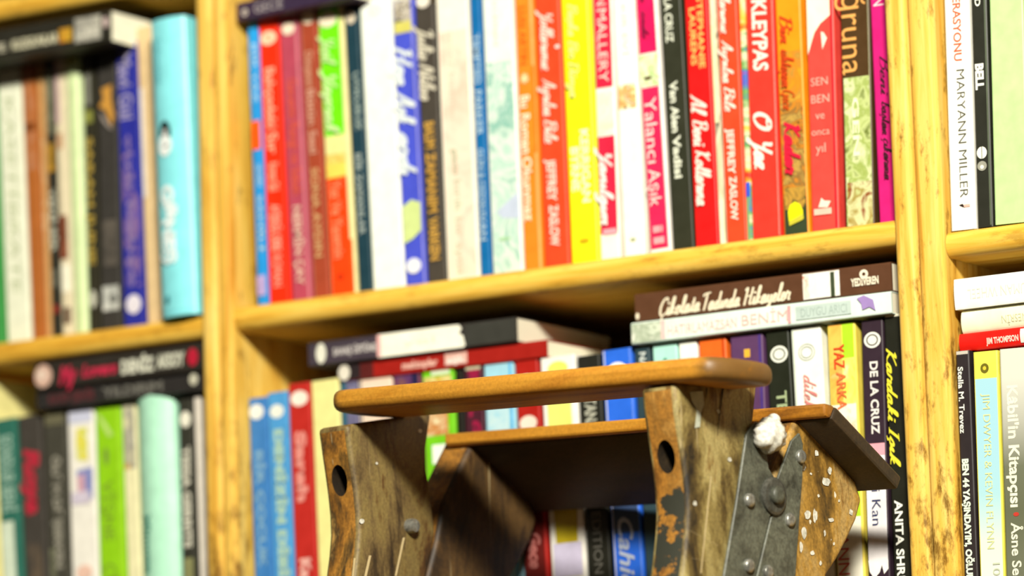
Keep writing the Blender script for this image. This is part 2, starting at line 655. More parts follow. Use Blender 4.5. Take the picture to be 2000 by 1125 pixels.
# a joined brush hand: every letter is one or more strokes on a grid (baseline 0, x-height 4, ascender 9, descender -4)
PEN = {
    'a': (4.3, ['0 .6 1.4 3 3 3.9 1.6 4.1 .5 2.4 .9 .2 2 .4 3.1 3.8 2.9 1 3.5 .2 4.3 .8']),
    'b': (4.0, ['0 .6 1.6 4.5 2.2 8.6 1.4 8.8 1 5 1 1 1.8 .1 3 1 3.2 3 2.4 4 4 3.6']),
    'c': (3.4, ['0 .6 1.2 3 2.8 3.4 2 4.1 .8 3 .7 1 1.6 .1 3.4 1']),
    'd': (4.3, ['0 .6 1.4 3 3 3.9 1.6 4.1 .5 2.4 .9 .2 2 .4 3.1 3.8 3.6 9', '3.5 8.5 2.9 1 3.5 .2 4.3 .8']),
    'e': (3.4, ['0 .8 2 2 2.4 3.6 1.4 4.1 .6 2.4 .9 .4 2 .1 3.4 1']),
    'f': (3.0, ['0 .6 1.8 5 2.4 8.4 1.6 8.8 1.1 5 .8 -3.6', '.2 3.6 2.6 3.8', '2.6 3.8 3 1']),
    'g': (4.2, ['0 .6 1.4 3 3 3.9 1.6 4.1 .5 2.4 .9 .2 2 .4 3.1 3.8 2.6 -3 1.2 -4 .6 -2.8 4.2 .8']),
    'h': (4.3, ['0 .6 1.6 4.5 2.2 8.6 1.4 8.8 1 5 .8 0', '.9 1.5 2.2 3.9 3 3.6 2.9 1 3.4 .2 4.3 .8']),
    '\u0131': (2.2, ['0 .6 1 4 .9 1 1.3 .2 2.2 .8']),
    'j': (2.2, ['0 .6 1.2 4 .8 -3 -.4 -4 -.6 -2.6 2.2 .8']),
    'k': (4.0, ['0 .6 1.6 4.5 2.2 8.6 1.4 8.8 1 5 .8 0', '1 1.6 2.8 4 2 2.6 1.4 2.2 2.6 .8 4 .6']),
    'l': (2.6, ['0 .6 1.6 4.5 2.2 8.6 1.4 8.8 1 5 1 1 1.6 .1 2.6 .8']),
    'm': (6.2, ['0 .6 .9 4 .8 0', '.8 1.4 2 3.9 2.7 3.6 2.6 0', '2.6 1.4 4 3.9 4.8 3.6 4.6 1 5.2 .2 6.2 .8']),
    'n': (4.3, ['0 .6 .9 4 .8 0', '.8 1.4 2.2 3.9 3 3.6 2.8 1 3.4 .2 4.3 .8']),
    'o': (4.0, ['0 .6 1.4 3.6 2 4.1 .7 3 .8 .6 1.8 .1 2.9 1.4 2.6 3.6 1.8 4.1 4 3.4']),
    'p': (4.0, ['0 .6 1 4 .6 -3.8', '.8 1 2.2 4 3.1 3 2.6 .4 1.2 .2 4 .9']),
    'r': (3.4, ['0 .6 .8 4.4 1.6 3.6 2.8 3.7 2.4 1 2.8 .2 3.4 .8']),
    's': (3.0, ['0 .6 1.6 4.3 2.4 1.6 1.8 .2 .6 .4 3 .8']),
    't': (2.8, ['0 .6 1.4 4 1.9 7.4 1.3 2 1.5 .3 2.8 .8', '.4 5 2.8 5.2']),
    'u': (4.3, ['0 .6 .9 4 .7 1 1.4 .1 2.6 1.2 3.1 4 2.9 1 3.4 .2 4.3 .8']),
    'v': (3.8, ['0 .6 .8 4 1.4 .1 2.8 3 2.8 4.2 3.8 3.6']),
    'y': (4.2, ['0 .6 .9 4 .8 1.2 1.4 .2 2.6 1.2 3.1 4 2.5 -3 1.2 -4 .7 -2.8 4.2 .8']),
    'z': (3.6, ['0 .6 .7 3.8 2.6 3.9 .7 .2 2 .5 3.6 .4']),
    'A': (6.2, ['0 0 1.4 1 3.6 8.6 4.4 9', '4.4 9 4.5 3 4.6 .4 6.2 .8', '1.6 3 5.2 3.4']),
    'B': (5.6, ['1 0 1.6 8.6', '0 7.6 2.4 9 4.6 8 4 5.6 1.6 4.8 4.2 4.6 5 2.4 3.4 .2 .6 .2']),
    'C': (5.4, ['4.8 7.4 4 9 2 8 .6 4.6 1 1 2.8 0 5.4 1.4']),
    'D': (6.0, ['1.2 0 1.8 8.8', '0 7.6 2.6 9 5.4 7 5.2 2.6 3 .2 .4 .2']),
    'G': (5.6, ['4.8 7.4 4 9 2 8 .6 4.6 1 1 2.8 0 4.6 2 4.6 4 3.2 3.8', '4.6 3 4.2 -2']),
    'H': (6.6, ['0 7.6 1.6 8.8 1.2 4 .8 0', '5.4 9 4.8 4 4.6 .6 6.6 .8', '1 4.4 5 4.8']),
    'I': (3.2, ['.2 8.2 2.6 8.8', '1.6 8.6 1.2 0', '.2 .1 2.4 .1']),
    'J': (4.4, ['.6 7.4 3.4 9 2.6 3 1.6 -2 .2 -2.4 4.4 1']),
    'K': (5.8, ['.4 7.4 1.8 8.8 1.4 4 1 0', '5 8.8 1.6 4.4 3.8 1 5.8 .4']),
    'N': (6.2, ['.2 0 1.4 8.6 3.4 2 4.4 0 5.4 9', '5.4 9 6.2 8.6']),
    'O': (6.6, ['3.2 8.8 1 7 .6 3 2.4 0 5 1.6 5.8 5.4 4.4 8.6 2.2 8.6 2.6 6.6 6.2 7.6']),
    'S': (5.0, ['4.6 7.8 3.2 9 1.4 7.4 2.6 5.2 3.8 3 2.6 .4 .2 1']),
    'T': (5.4, ['0 7.4 1.4 8.6 5.4 9', '3 8.6 2.6 4 2 0']),
    'Y': (5.4, ['.2 8.4 1.2 8.2 1.6 5 3 4.6 4.6 6', '4.9 8.8 3.4 2 2 -3 .6 -3 5.4 1.6']),
    ' ': (2.6, []),
    "'": (1.6, ['.8 9 .6 7.6']),
}
ACC = {'ç': ('c', 'v'), 'Ç': ('C', 'v'), 'ş': ('s', 'v'), 'ğ': ('g', '~'), 'ö': ('o', ':'), 'ü': ('u', ':'), 'i': ('\u0131', '.'), 'İ': ('I', '.'), 'â': ('a', '~')}


def script_geo(s, pen=0.62, slant=0.30):
    key = ('script', s, pen)
    if key in TXT:
        return TXT[key]
    vs, fs = [], []
    x = 0.0

    def stroke(pts, pen):
        P = [Vector((pts[i], pts[i + 1])) for i in range(0, len(pts), 2)]
        if len(P) > 2:
            Q = []
            for i in range(len(P) - 1):
                p0, p1, p2, p3 = P[max(0, i - 1)], P[i], P[i + 1], P[min(len(P) - 1, i + 2)]
                for k in range(4):
                    t = k / 4
                    Q.append(0.5 * ((2 * p1) + (p2 - p0) * t + (2 * p0 - 5 * p1 + 4 * p2 - p3) * t * t + (3 * p1 - p0 - 3 * p2 + p3) * t ** 3))
            Q.append(P[-1])
            P = Q
        base = len(vs)
        for i, p in enumerate(P):
            d = (P[min(len(P) - 1, i + 1)] - P[max(0, i - 1)])
            d = d.normalized() if d.length > 1e-6 else Vector((1, 0))
            wdt = pen * (0.45 + 0.55 * abs(d.y))          # a broad nib: thick down strokes
            nn = Vector((-d.y, d.x)) * wdt
            for q in (p + nn, p - nn):
                vs.append(((q.x + slant * q.y + x) / 12.5, q.y / 12.5, len(vs) * 2.5e-6))
        for i in range(len(P) - 1):
            fs.append([base + 2 * i, base + 2 * i + 1, base + 2 * i + 3, base + 2 * i + 2])
    for ch in s:
        acc = None
        if ch in ACC:
            ch, acc = ACC[ch]
        if ch not in PEN:
            x += 2
            continue
        adv, strokes = PEN[ch]
        for st in strokes:
            stroke([float(q) for q in st.split()], pen)
        m = adv / 2 - 0.4
        if acc == '.':
            stroke([m, 5.6, m + 0.2, 6.6], pen * 1.3)
        elif acc == ':':
            stroke([m - 1, 5.6, m - 0.8, 6.6], pen)
            stroke([m + 1, 5.6, m + 1.2, 6.6], pen)
        elif acc == '~':
            stroke([m - 1, 6.4, m, 5.6, m + 1.4, 6.6], pen)
        elif acc == 'v':
            stroke([m, -0.6, m + 0.3, -1.6, m - 0.7, -2.2], pen * 0.8)
        x += adv
    TXT[key] = (vs, fs)
    return TXT[key]


ZN = Vector((0, 0, 1))


def standing(label, group, l, r, ya, yb, zs, ys=0.028, top=None, h=None, cover='#888888', depth=0.13, hard=False, name='book', gap=0.0003, **kw):
    """l, r: pixel x of the spine's two long edges at rows ya and yb; zs: height of the shelf top; ys: depth of the spine plane"""
    A, B = at(l[0], ya, ys), at(l[1], yb, ys)
    C, D = at(r[0], ya, ys), at(r[1], yb, ys)

    def x_at(P, Q, z):
        return P.x + (Q.x - P.x) * (z - P.z) / (Q.z - P.z)
    z_mid = (A.z + B.z) / 2
    la = math.atan2((A.x - B.x), (A.z - B.z))
    ra = math.atan2((C.x - D.x), (C.z - D.z))
    lean = (la + ra) / 2
    cx = (x_at(A, B, z_mid) + x_at(C, D, z_mid)) / 2
    t = (x_at(C, D, z_mid) - x_at(A, B, z_mid)) * math.cos(lean) - 2 * gap - abs(la - ra) * 0.11
    t = max(t, 0.004)
    zb = zs + abs(math.sin(lean)) * t / 2 + 0.0002
    bx = cx - math.tan(lean) * (z_mid - zb)
    if h is None:
        xm = (l[0] + r[0]) / 2 + ((l[1] + r[1]) - (l[0] + r[0])) / 2 * (top - ya) / (yb - ya)
        h = (at(xm, top, ys).z - zb) / math.cos(lean)

    def s_of(py):
        xm = (l[0] + r[0]) / 2 + ((l[1] + r[1]) - (l[0] + r[0])) / 2 * (py - ya) / (yb - ya)
        return (at(xm, py, ys).z - zb) / math.cos(lean)
    return Book(name, label, group, t, h, depth, (bx, ys, zb), (0, lean, 0), cover, s_of, hard=hard, **kw)


def lying(label, group, x0, x1, top, bot, ys=0.022, cover='#888888', depth=0.135, yaw=0.0, name='book', hard=False, z=None, **kw):
    """lies flat, its spine from pixel x0 to x1; top, bot: pixel rows of the upper and lower edge at x0 and at x1"""
    B0, B1 = at(x0, bot[0], ys), at(x1, bot[1], ys)
    T0, T1 = at(x0, top[0], ys), at(x1, top[1], ys)
    zb = (B0.z + B1.z) / 2 if z is None else z
    zt = (T0.z + T1.z) / 2
    t = zt - zb
    h = (B1.x - B0.x) / math.cos(yaw)
    # local Z runs from tail to head; the head is at x0, the printed words read from x0 to x1
    M = Matrix.Rotation(yaw, 4, 'Z') @ Matrix.Rotation(-PI / 2, 4, 'Y')
    loc = Vector((B0.x, ys, zb)) + M.to_3x3() @ Vector((t / 2, 0, -h))

    def s_of(px):
        f = (at(px, bot[0] + (bot[1] - bot[0]) * (px - x0) / (x1 - x0), ys).x - B0.x) / (B1.x - B0.x)
        return h * (1 - f)
    b = Book(name, label, group, t, h, depth, loc, M.to_euler(), cover, s_of, hard=hard, **kw)
    b.zt, b.zb = zt, zb
    return b


# ------------------------------------------------------------------ the setting
fm = wood('floor_boards', '#3a2a1a', '#463220', '#523c28', 'X', 3, 0.3)
mb = MB()
mb.box((-7.0, -11.0, -0.05), (7.0, 0.6, 0.0), fm)
o = mb.build('floor')
o['kind'] = 'structure'
mb = MB()
mb.box((-7.0, 0.42, 0.0), (7.0, 0.55, 2.9), paper('#d9d0b6', 0.9))
o = mb.build('wall_back')
o['kind'] = 'structure'

# ------------------------------------------------------------------ bookcases
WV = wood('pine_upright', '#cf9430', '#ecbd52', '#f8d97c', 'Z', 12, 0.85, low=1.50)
WH = wood('pine_shelf', '#c48a26', '#ebb844', '#f9d468', 'X', 12, 0.4)
WB = wood('pine_back', '#7a5424', '#936a30', '#a87c3c', 'Z', 8, 0.5)
YM = 600.0
xA0, xA1 = at(391, YM).x, at(423.5, YM).x
xB0, xB1 = at(425, YM).x, at(450, YM).x
xC0, xC1 = at(1751, YM).x, at(1794, YM).x
xD0, xD1 = at(1796, YM).x, at(1847, YM).x
DEEP = 0.26


def upright(root, x0, x1, z1=2.3):
    mb = MB()
    r = min(0.005, (x1 - x0) * 0.35)
    prof = [(x0, DEEP), (x0, r)]
    for i in range(1, 5):
        a = i / 5 * PI / 2
        prof.append((x0 + r - r * math.cos(a), r - r * math.sin(a)))
    prof += [(x0 + r, 0), (x1 - r, 0)]
    for i in range(1, 5):
        a = i / 5 * PI / 2
        prof.append((x1 - r + r * math.sin(a), r - r * math.cos(a)))
    prof += [(x1, r), (x1, DEEP)]
    mb.prism([Vector((x, y, 0)) for x, y in prof], (0, 0, z1), WV)
    return mb.build('upright', root, smooth=True)


def shelf(root, x0, x1, z0, z1, yf=0.004):
    """board with a rounded front edge"""
    t = z1 - z0
    prof = [(DEEP - 0.01, z0)]
    n = 14
    ry = t * 0.42
    for i in range(n + 1):
        a = -PI / 2 + PI * i / n
        prof.append((yf + ry - ry * math.cos(a), (z0 + z1) / 2 + t / 2 * math.sin(a)))
    prof.append((DEEP - 0.01, z1))
    mb = MB()
    mb.prism([Vector((x0 + 0.0004, y, z)) for y, z in prof], (x1 - x0 - 0.0008, 0, 0), WH)
    return mb.build('shelf', root, smooth=True)


def back(root, x0, x1):
    mb = MB()
    mb.box((x0 + 0.0005, DEEP - 0.008, 0.02), (x1 - 0.0005, DEEP, 2.28), WB)
    return mb.build('back_panel', root)


def zline(p, q, y=0.012):
    a, b = at(p[0], p[1], y), at(q[0], q[1], y)
    return (a.z + b.z) / 2


# shelf heights, from the visible lips
zc_top = zline((497, 597), (1740, 424), 0.004)
zc_bot = zline((450, 645), (1745, 488), 0.008)
zl_top = zline((5, 668), (287, 628), 0.004)
zl_bot = zline((0, 714), (385, 664), 0.008)
zr_top = zline((1845, 451), (2000, 433), 0.004)
zr_bot = zline((1845, 503), (2000, 488), 0.008)
zl2_bot = zline((0, 34), (225, 5), 0.008)
SP = zl2_bot - zl_bot
T_C, T_L, T_R = zc_top - zc_bot, zl_top - zl_bot, zr_top - zr_bot

bc = thing('bookcase', 'golden pine bookcase between the two double posts, behind the wooden ladder', 'bookcase', (0, 0, 0), (0, 0, 0), 'pine bookcases')
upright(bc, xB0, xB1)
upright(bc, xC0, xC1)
for k in range(-5, 3):
    shelf(bc, xB1, xC0, zc_bot + k * SP, zc_top + k * SP)
back(bc, xB1, xC0)
bl = thing('bookcase', 'pine bookcase holding the thick pale cyan hardback and the mint hardback', 'bookcase', (0, 0, 0), (0, 0, 0), 'pine bookcases')
LW = xC0 - xB1
upright(bl, xA0, xA1)
upright(bl, xA0 - LW - 0.018, xA0 - LW)
for k in range(-5, 3):
    shelf(bl, xA0 - LW, xA0, zl_bot + k * SP, zl_top + k * SP)
back(bl, xA0 - LW, xA0)
br = thing('bookcase', 'pine bookcase holding the pale green book and the red book lying under two white ones', 'bookcase', (0, 0, 0), (0, 0, 0), 'pine bookcases')
upright(br, xD0, xD1)
upright(br, xD1 + LW, xD1 + LW + 0.018)
for k in range(-5, 3):
    shelf(br, xD1, xD1 + LW, zr_bot + k * SP, zr_top + k * SP)
back(br, xD1, xD1 + LW)



# ------------------------------------------------------------------ row of novels on the middle shelf of the centre bookcase
G = 'novels standing on the middle shelf of the centre bookcase'


def C(label, l, r, yb=540, ya=160, **kw):
    kw.setdefault('h', 0.205)
    if 'top' in kw:
        kw.pop('h')
    return standing(label, G, l, r, ya, yb, zc_top, ys=kw.pop('ys', 0.022), **kw)


b = C('thin sky blue paperback crossed by an orange band, beside the post', (487, 499), (508, 524), top=46, cover='#1496e8')
b.rect(48, 97, '#16a2f2').rect(98, 205, '#1b9bea')
b.txt('BİR YAZ', 86, 200, '#cfe6ee', u=.62, size=.42)
b.rect(236, 292, '#ff5a08')
b.txt('GÜNEY', 322, 366, '#d6e6d6', u=.66, size=.42).txt('SAHİLİ', 382, 492, '#d6e6d6', u=.66, size=.42)
b.rect(538, 577, '#b7a5dc').done()

b = C('bright red paperback with pale lettering and a cream oval emblem', (508, 524), (549, 564), top=25, cover='#fb2d06')
b.ell(74, .48, .40, .0052, '#ffe3c0').ell(74, .48, .18, .0024, '#f2b48c')
b.txt('Bahçedeki', 132, 250, '#ffb496', size=.5, bold=.02).txt('Sır', 258, 300, '#ffb496', size=.5, bold=.02)
b.txt('Kırmızı Gül', 318, 372, '#ffb496', size=.5, bold=.02).txt('AYŞEGÜL DERE', 400, 490, '#ffb9a0', size=.48, bold=.02).txt('ROMAN', 498, 560, '#ffb9a0', size=.48).done()

b = C('dusty rose paperback with faded orange lettering and a cream dot', (549, 566), (588, 609), top=18, cover='#b9485e', edge=1)
b.rect(18, 600, '#a98f70', 0, .06).rect(18, 600, '#d58c95', .86, 1)
b.ell(56, .5, .34, .0048, '#fbe9cf')
b.txt('Gecenin Rengi ve Sabah', 154, 380, '#dd5a3e', u=.56, size=.5, bold=.015)
b.txt('NERMİN ÇAY', 402, 556, '#ecc9b4', u=.5, size=.42, bold=.02).done()

b = C('brown paperback with tan lettering between the rose and the green spine', (589, 610), (625, 643), top=6, cover='#a9472c')
b.rect(0, 26, '#e9c79b', 0, 1).rect(12, 590, '#c9876c', 0, .1)
b.ell(35, .55, .40, .0052, '#fdebcd')
b.txt('Dünyanın', 100, 168, '#d9a184', u=.5, size=.46, bold=.02).txt('Bütün Sesi', 174, 300, '#dba890', u=.5, size=.46, bold=.02)
b.txt('SONA AYDIN', 328, 502, '#d8ad78', u=.5, size=.44, bold=.02).done()

b = C('green and orange paperback, lime above, sunset band, orange below', (626, 644), (677, 698), top=-4, cover='#f3e9a6')
b.rect(0, 264, '#74ea0a', 0, .84).rect(264, 318, '#f3ec9c', 0, .84).rect(300, 320, picture(['#b98a4a', '#f6e47a', '#e7a640'], 120), 0, .84)
b.rect(318, 346, '#ffdc5e', 0, .84).rect(346, 582, '#ff4606', 0, .84).rect(470, 582, '#ff5a12', .84, 1)
b.ell(38, .42, .36, .0058, '#fff0d2')
b.txt('Yeşil', 66, 128, '#d6f7a8', u=.42, size=.5, script=True).txt('Yaprak', 130, 262, '#d6f7a8', u=.42, size=.5, script=True)
b.txt('Yaz Ve Yasemin', 352, 504, '#ff9468', u=.42, size=.42, bold=.02)
b.ell(540, .42, .12, .002, '#c9340a').done()

b = C('dark teal paperback with grey capitals beside the thick white book', (677, 699), (707, 727), top=18, cover='#1b3d4a')
b.ell(34, .5, .36, .005, '#e6d8bd')
b.txt('UYKUSUZ', 142, 255, '#9fb0a8', u=.66, size=.42, bold=.03)
b.txt('BİR ZAMANLAR', 300, 458, '#a9b6b0', u=.5, size=.46, bold=.02).done()

b = C('thick plain white paperback, widest in the row, faint round stamp', (707, 727), (772, 790), h=.222, cover='#fbfff6')
b.ell(20, .48, .16, .0034, '#d6e6c6', hole=.7).rect(0, 570, '#d5f2c6', 0, .05).done()

b = C('blue paperback with large white script and a torn green patch', (772, 791), (814, 833), h=.218, cover='#4a57d6')
b.rect(-20, 62, picture(['#3c3830', '#d8d0c0', '#867a62'], 150), .0, .92).rect(42, 64, '#d9d26a', 0, .9)
b.rect(-20, 560, '#b7b0c4', .9, 1.0)
b.txt('Hep', 88, 166, '#e4eef0', u=.44, size=.82, script=True, pen=.8)
b.txt('Aşk', 174, 246, '#e4eef0', u=.44, size=.82, script=True, pen=.8)
b.txt('Vardı', 254, 342, '#e4eef0', u=.44, size=.82, script=True, pen=.8)
b.poly([(.04, 402), (.5, 390), (.92, 398), (.9, 452), (.5, 466), (.04, 474)], '#d3e596')
b.ell(519, .46, .36, .0058, '#eef2fa').done()

b = C('charcoal paperback with white script above and gold capitals below', (814, 834), (857, 873), h=.212, cover='#48423a')
b.rect(-20, 550, '#8c8472', 0, .06)
b.ell(2, .45, .36, .005, '#f3ecda')
b.txt('Julie', 46, 118, '#d9d2bc', size=.8, script=True, pen=.75).txt('Niles', 122, 196, '#d9d2bc', size=.8, script=True, pen=.75)
b.txt('BALIM', 238, 290, '#d2a348', size=.5, bold=.03).txt('ZAMANIM', 298, 415, '#cf9f45', size=.5, bold=.03).txt('VARKEN', 424, 508, '#d2a348', size=.5, bold=.03).done()

b = C('cream paperback fading to blush pink, with faint grey words', (857, 873), (920, 937), h=.220, cover='#fdf8e4')
b.rect(60, 540, picture(['#f6eed2', '#f6e2cc', '#f3c4ae'], 26), .08, .97)
b.txt('sessiz kadınlar', 60, 240, '#c6cdb8', u=.42, size=.22).txt('gidenler', 290, 342, '#8fa07c', u=.42, size=.2)
b.txt('kırık bir ayna', 350, 535, '#c3c9ac', u=.46, size=.24).done()

b = C('narrow deep blue paperback with tall white capitals', (920, 938), (947, 960), h=.216, cover='#0a6cae')
b.txt('TEMPTED', 66, 164, '#b6d3e4', size=.66, bold=.01).txt('PARKER', 176, 264, '#b6d3e4', size=.66, bold=.01)
b.txt('GÜN', 290, 332, '#b6d3e4', size=.6, bold=.01).txt('& CEZON', 338, 408, '#b6d3e4', size=.6, bold=.01).txt('IVAN', 414, 470, '#b6d3e4', size=.6, bold=.01).done()

b = C('pale watercolour paperback washed in mint and blue', (947, 961), (1007, 1024), h=.218, cover='#f2fbee')
b.rect(120, 545, picture(['#f3f8ec', '#b4dccb', '#e3f2e4', '#84bfae', '#e6f4ea'], 30), .04, .97)
b.poly([(.97, 378), (.97, 430), (.4, 425), (.2, 412), (.55, 396)], '#c9d5ea')
b.txt('SU AYNASI', 0, 88, '#c6d9b6', u=.42, size=.16).ell(466, .45, .2, .0014, '#a9d6a6').done()

b = C('orange paperback with a cream sun and cream lettering', (1007, 1024), (1050, 1062), h=.210, cover='#fb8b22')
b.rect(-20, 525, '#fbb36a', .82, 1).rect(130, 300, '#fb7a12', .82, 1)
b.txt('LUSI ARTIN', 12, 126, '#d95d08', u=.4, size=.4, bold=.01)
for a in range(5):
    b.poly([(.42 + .24 * math.cos(a * PI / 5 + q), 153 + 10.5 * math.sin(a * PI / 5 + q)) for q in (0.12, PI - .12, PI + .12, -.12)], '#ffe9b0')
b.txt('Bu', 186, 210, '#ffedc8', u=.42, size=.5, bold=.03).txt('Roman', 222, 300, '#ffedc8', u=.42, size=.5, bold=.03).txt('Okunmaz', 306, 432, '#ffedc8', u=.42, size=.5, bold=.03).done()

b = C('vermilion paperback with script lettering, next to the yellow spine', (1050, 1063), (1100, 1117), h=.212, cover='#fb4a22')
b.rect(-20, 520, '#fb6a4a', .92, 1)
b.txt('Yollarımız', 16, 138, '#ffe2d2', u=.46, size=.5, script=True).txt('Ayrılsa', 152, 226, '#ffe2d2', u=.46, size=.5, script=True).txt('Bile', 232, 280, '#ffe2d2', u=.46, size=.5, script=True)
b.txt('JEFFREY', 310, 392, '#ffe2d2', u=.42, size=.36, bold=.03).txt('ZASLOW', 400, 480, '#ffe2d2', u=.46, size=.36, bold=.03).ell(94, .86, .1, .0014, '#fff3ea').done()

b = C('lemon yellow paperback with white capitals on two lines', (1100, 1117), (1158, 1173), h=.218, cover='#f2f816')
b.rect(-20, 250, '#eaf510', .02, .96).rect(-20, 515, '#f9f7a0', .95, 1)
b.txt('Başka Bir Dünya', 6, 190, '#f9f78e', u=.42, size=.34, script=True)
b.txt('KERRIGAN', 254, 396, '#fffbcf', u=.66, size=.3, bold=.03).txt('BYRNE', 286, 372, '#fffbcf', u=.3, size=.3, bold=.03)
b.ell(470, .5, .18, .0016, '#dcae12').done()

b = C('white paperback with two crimson panels, white script in the lower one', (1159, 1173), (1202, 1213), h=.216, cover='#fdf9ea', yb=530)
b.rect(-20, 171, '#dc2344', .06, .95).rect(266, 456, '#dc2344', .06, .95).rect(180, 262, picture(['#fffbe6', '#fbf4d2', '#f6e6b8'], 60), .1, .95)
b.txt('SUSAN', -70, 10, '#fbe3d6', size=.5).txt('MALLERY', 18, 160, '#fbe3d6', size=.5)
b.txt('Yanılgım', 284, 440, '#fff0ea', u=.48, size=.66, script=True, pen=.7)
b.rect(447, 458, '#f6a8b4', .2, .9).done()

b = C('plain white paperback with a small picture, between the two crimson panelled books', (1202, 1214), (1246, 1267), h=.220, cover='#fffdf2', yb=530)
b.txt('KIR EVİ', 10, 110, '#f5eab4', u=.5, size=.26)
b.rect(165, 212, picture(['#fffdf0', '#f3d98a', '#d59a52', '#e9ecd0'], 110), .04, .98).ell(210, .4, .08, .0008, '#555544').ell(468, .48, .14, .0012, '#9fae7c').done()

b = C('white paperback with magenta panels and white sans lettering', (1247, 1268), (1294, 1312), h=.214, cover='#fdf6ec', yb=485)
b.rect(-20, 103, '#e2145c', .03, .9).rect(170, 485, '#dd2458', .0, .88).rect(106, 168, picture(['#fdfbe6', '#eff5c8', '#b7d886', '#f6f2da'], 70), .04, .95)
b.rect(170, 485, '#fbc5cc', .9, 1).ell(152, .4, .2, .0014, '#5a4a20')
b.txt('Emma Linde', -60, 74, '#8a1242', u=.46, size=.34, script=True, pen=.5)
b.txt('Yalancı', 190, 318, '#ffe2da', u=.46, size=.58, bold=.0).txt('Aşık', 330, 402, '#ffe2da', u=.46, size=.58)
b.txt('il', 440, 476, '#f7a9ae', u=.5, size=.5, bold=.02).done()

b = C('black paperback with small white spooky capitals, between pink and red spines', (1294, 1313), (1341, 1357), h=.214, cover='#2f3122', yb=480)
b.rect(-20, 490, '#9fc48a', 0, .06)
b.txt('MELISSA DE', -160, -12, '#eef2dc', u=.4, size=.36, bold=.03).txt('LA CRUZ', -4, 82, '#eef2dc', u=.4, size=.36, bold=.02)
b.txt('Van Alen', 158, 258, '#eef2dc', u=.46, size=.36, bold=.03).txt('Vadisi', 264, 348, '#eef2dc', u=.48, size=.36, bold=.03).done()

b = C('pure red paperback with a two line yellow author name and white script', (1341, 1357), (1392, 1405), h=.216, cover='#ef1414', yb=470)
b.txt('STEPHANIE', -8, 134, '#fbc468', u=.66, size=.26, bold=.02).txt('LAURENS', 14, 126, '#fbc468', u=.32, size=.26, bold=.02)
b.txt('Al', 182, 228, '#ffe9dc', u=.42, size=.62, script=True, pen=.7).txt('Beni', 232, 288, '#ffe9dc', u=.46, size=.62, script=True, pen=.7).txt('Kollarına', 292, 402, '#ffe9dc', u=.5, size=.62, script=True, pen=.7).done()

b = C('thin cream and collage spine squeezed between two red paperbacks', (1392, 1406), (1402, 1417), h=.208, cover=picture(['#4a4032', '#f6eccb', '#c9c9a0', '#fdf6dd'], 40, (1, 1, .4)), yb=470)
b.rect(390, 480, '#fff0d0').rect(50, 240, '#e9e9b8', .1, .9).done()

b = C('vermilion paperback with script lettering, between the yellow lettered red one and the rainbow strip', (1403, 1418), (1449, 1460), h=.212, cover='#fb4a24', yb=462)
b.txt('Yollarımız', -46, 66, '#ffe6d6', u=.44, size=.52, script=True).txt('Ayrılsa', 76, 162, '#ffe6d6', u=.44, size=.52, script=True).txt('Bile', 168, 218, '#ffe6d6', u=.46, size=.52, script=True)
b.txt('JEFFREY', 250, 340, '#ffe6d6', u=.42, size=.36, bold=.03).txt('ZASLOW', 344, 430, '#ffe6d6', u=.46, size=.36, bold=.03).done()

b = C('very thin booklet with a rainbow striped spine', (1449, 1461), (1459, 1468), h=.200, cover=picture(['#e63a2a', '#f7c83a', '#e9e4c0', '#6fae52', '#4a6ad0', '#e0503a'], 30, (.2, .2, 1)), yb=462)
b.rect(356, 384, '#3a56d8', .1, .9).rect(388, 470, '#86ac78', .1, .55).done()

b = C('coral red paperback with bold white capitals and a short script title', (1460, 1469), (1516, 1526), h=.215, cover='#f4392a', yb=455)
b.rect(-20, 460, '#b9b9a6', .95, 1)
b.txt('LISA', -70, -10, '#fff0e2', u=.46, size=.56, bold=.03).txt('KLEYPAS', -2, 138, '#fff0e2', u=.5, size=.52, bold=.03, it=.1)
b.txt('O', 218, 258, '#fff0e2', u=.5, size=.62, script=True, pen=.8).txt('Yaz', 262, 332, '#fff0e2', u=.5, size=.66, script=True, pen=.8).done()

b = C('autumn coloured paperback, orange above, mottled brown below, yellow arch at its foot', (1518, 1530), (1571, 1582), h=.214, cover='#f59a14', yb=450)
b.rect(100, 260, picture(['#f0a01c', '#e98a16', '#b98a32', '#f6b230'], 60), .02, .98)
b.rect(200, 392, picture(['#6a4a1c', '#d98a22', '#8a6a32', '#c9a14a', '#4a4020'], 70), .06, .98)
b.rect(385, 460, '#33422a', 0, 1).rect(160, 460, '#7c8a66', 0, .06).rect(366, 408, picture(['#2f3a22', '#c99a3a', '#6a6a36'], 60), .1, .9)
b.txt('Bin', 28, 84, '#d0400a', u=.42, size=.5, script=True).txt('Muhteşem', 94, 170, '#d0400a', u=.42, size=.5, script=True).txt('Gece', 174, 214, '#d0500a', u=.42, size=.46, script=True)
b.txt('Kadar', 236, 342, '#e0143a', u=.5, size=.62, script=True, pen=.8)
b.poly([(.24, 431), (.22, 412), (.3, 400), (.5, 394), (.7, 400), (.8, 412), (.82, 429)], '#eff010').poly([(.24, 432), (.81, 420), (.8, 431), (.26, 440)], '#c9c43a').done()

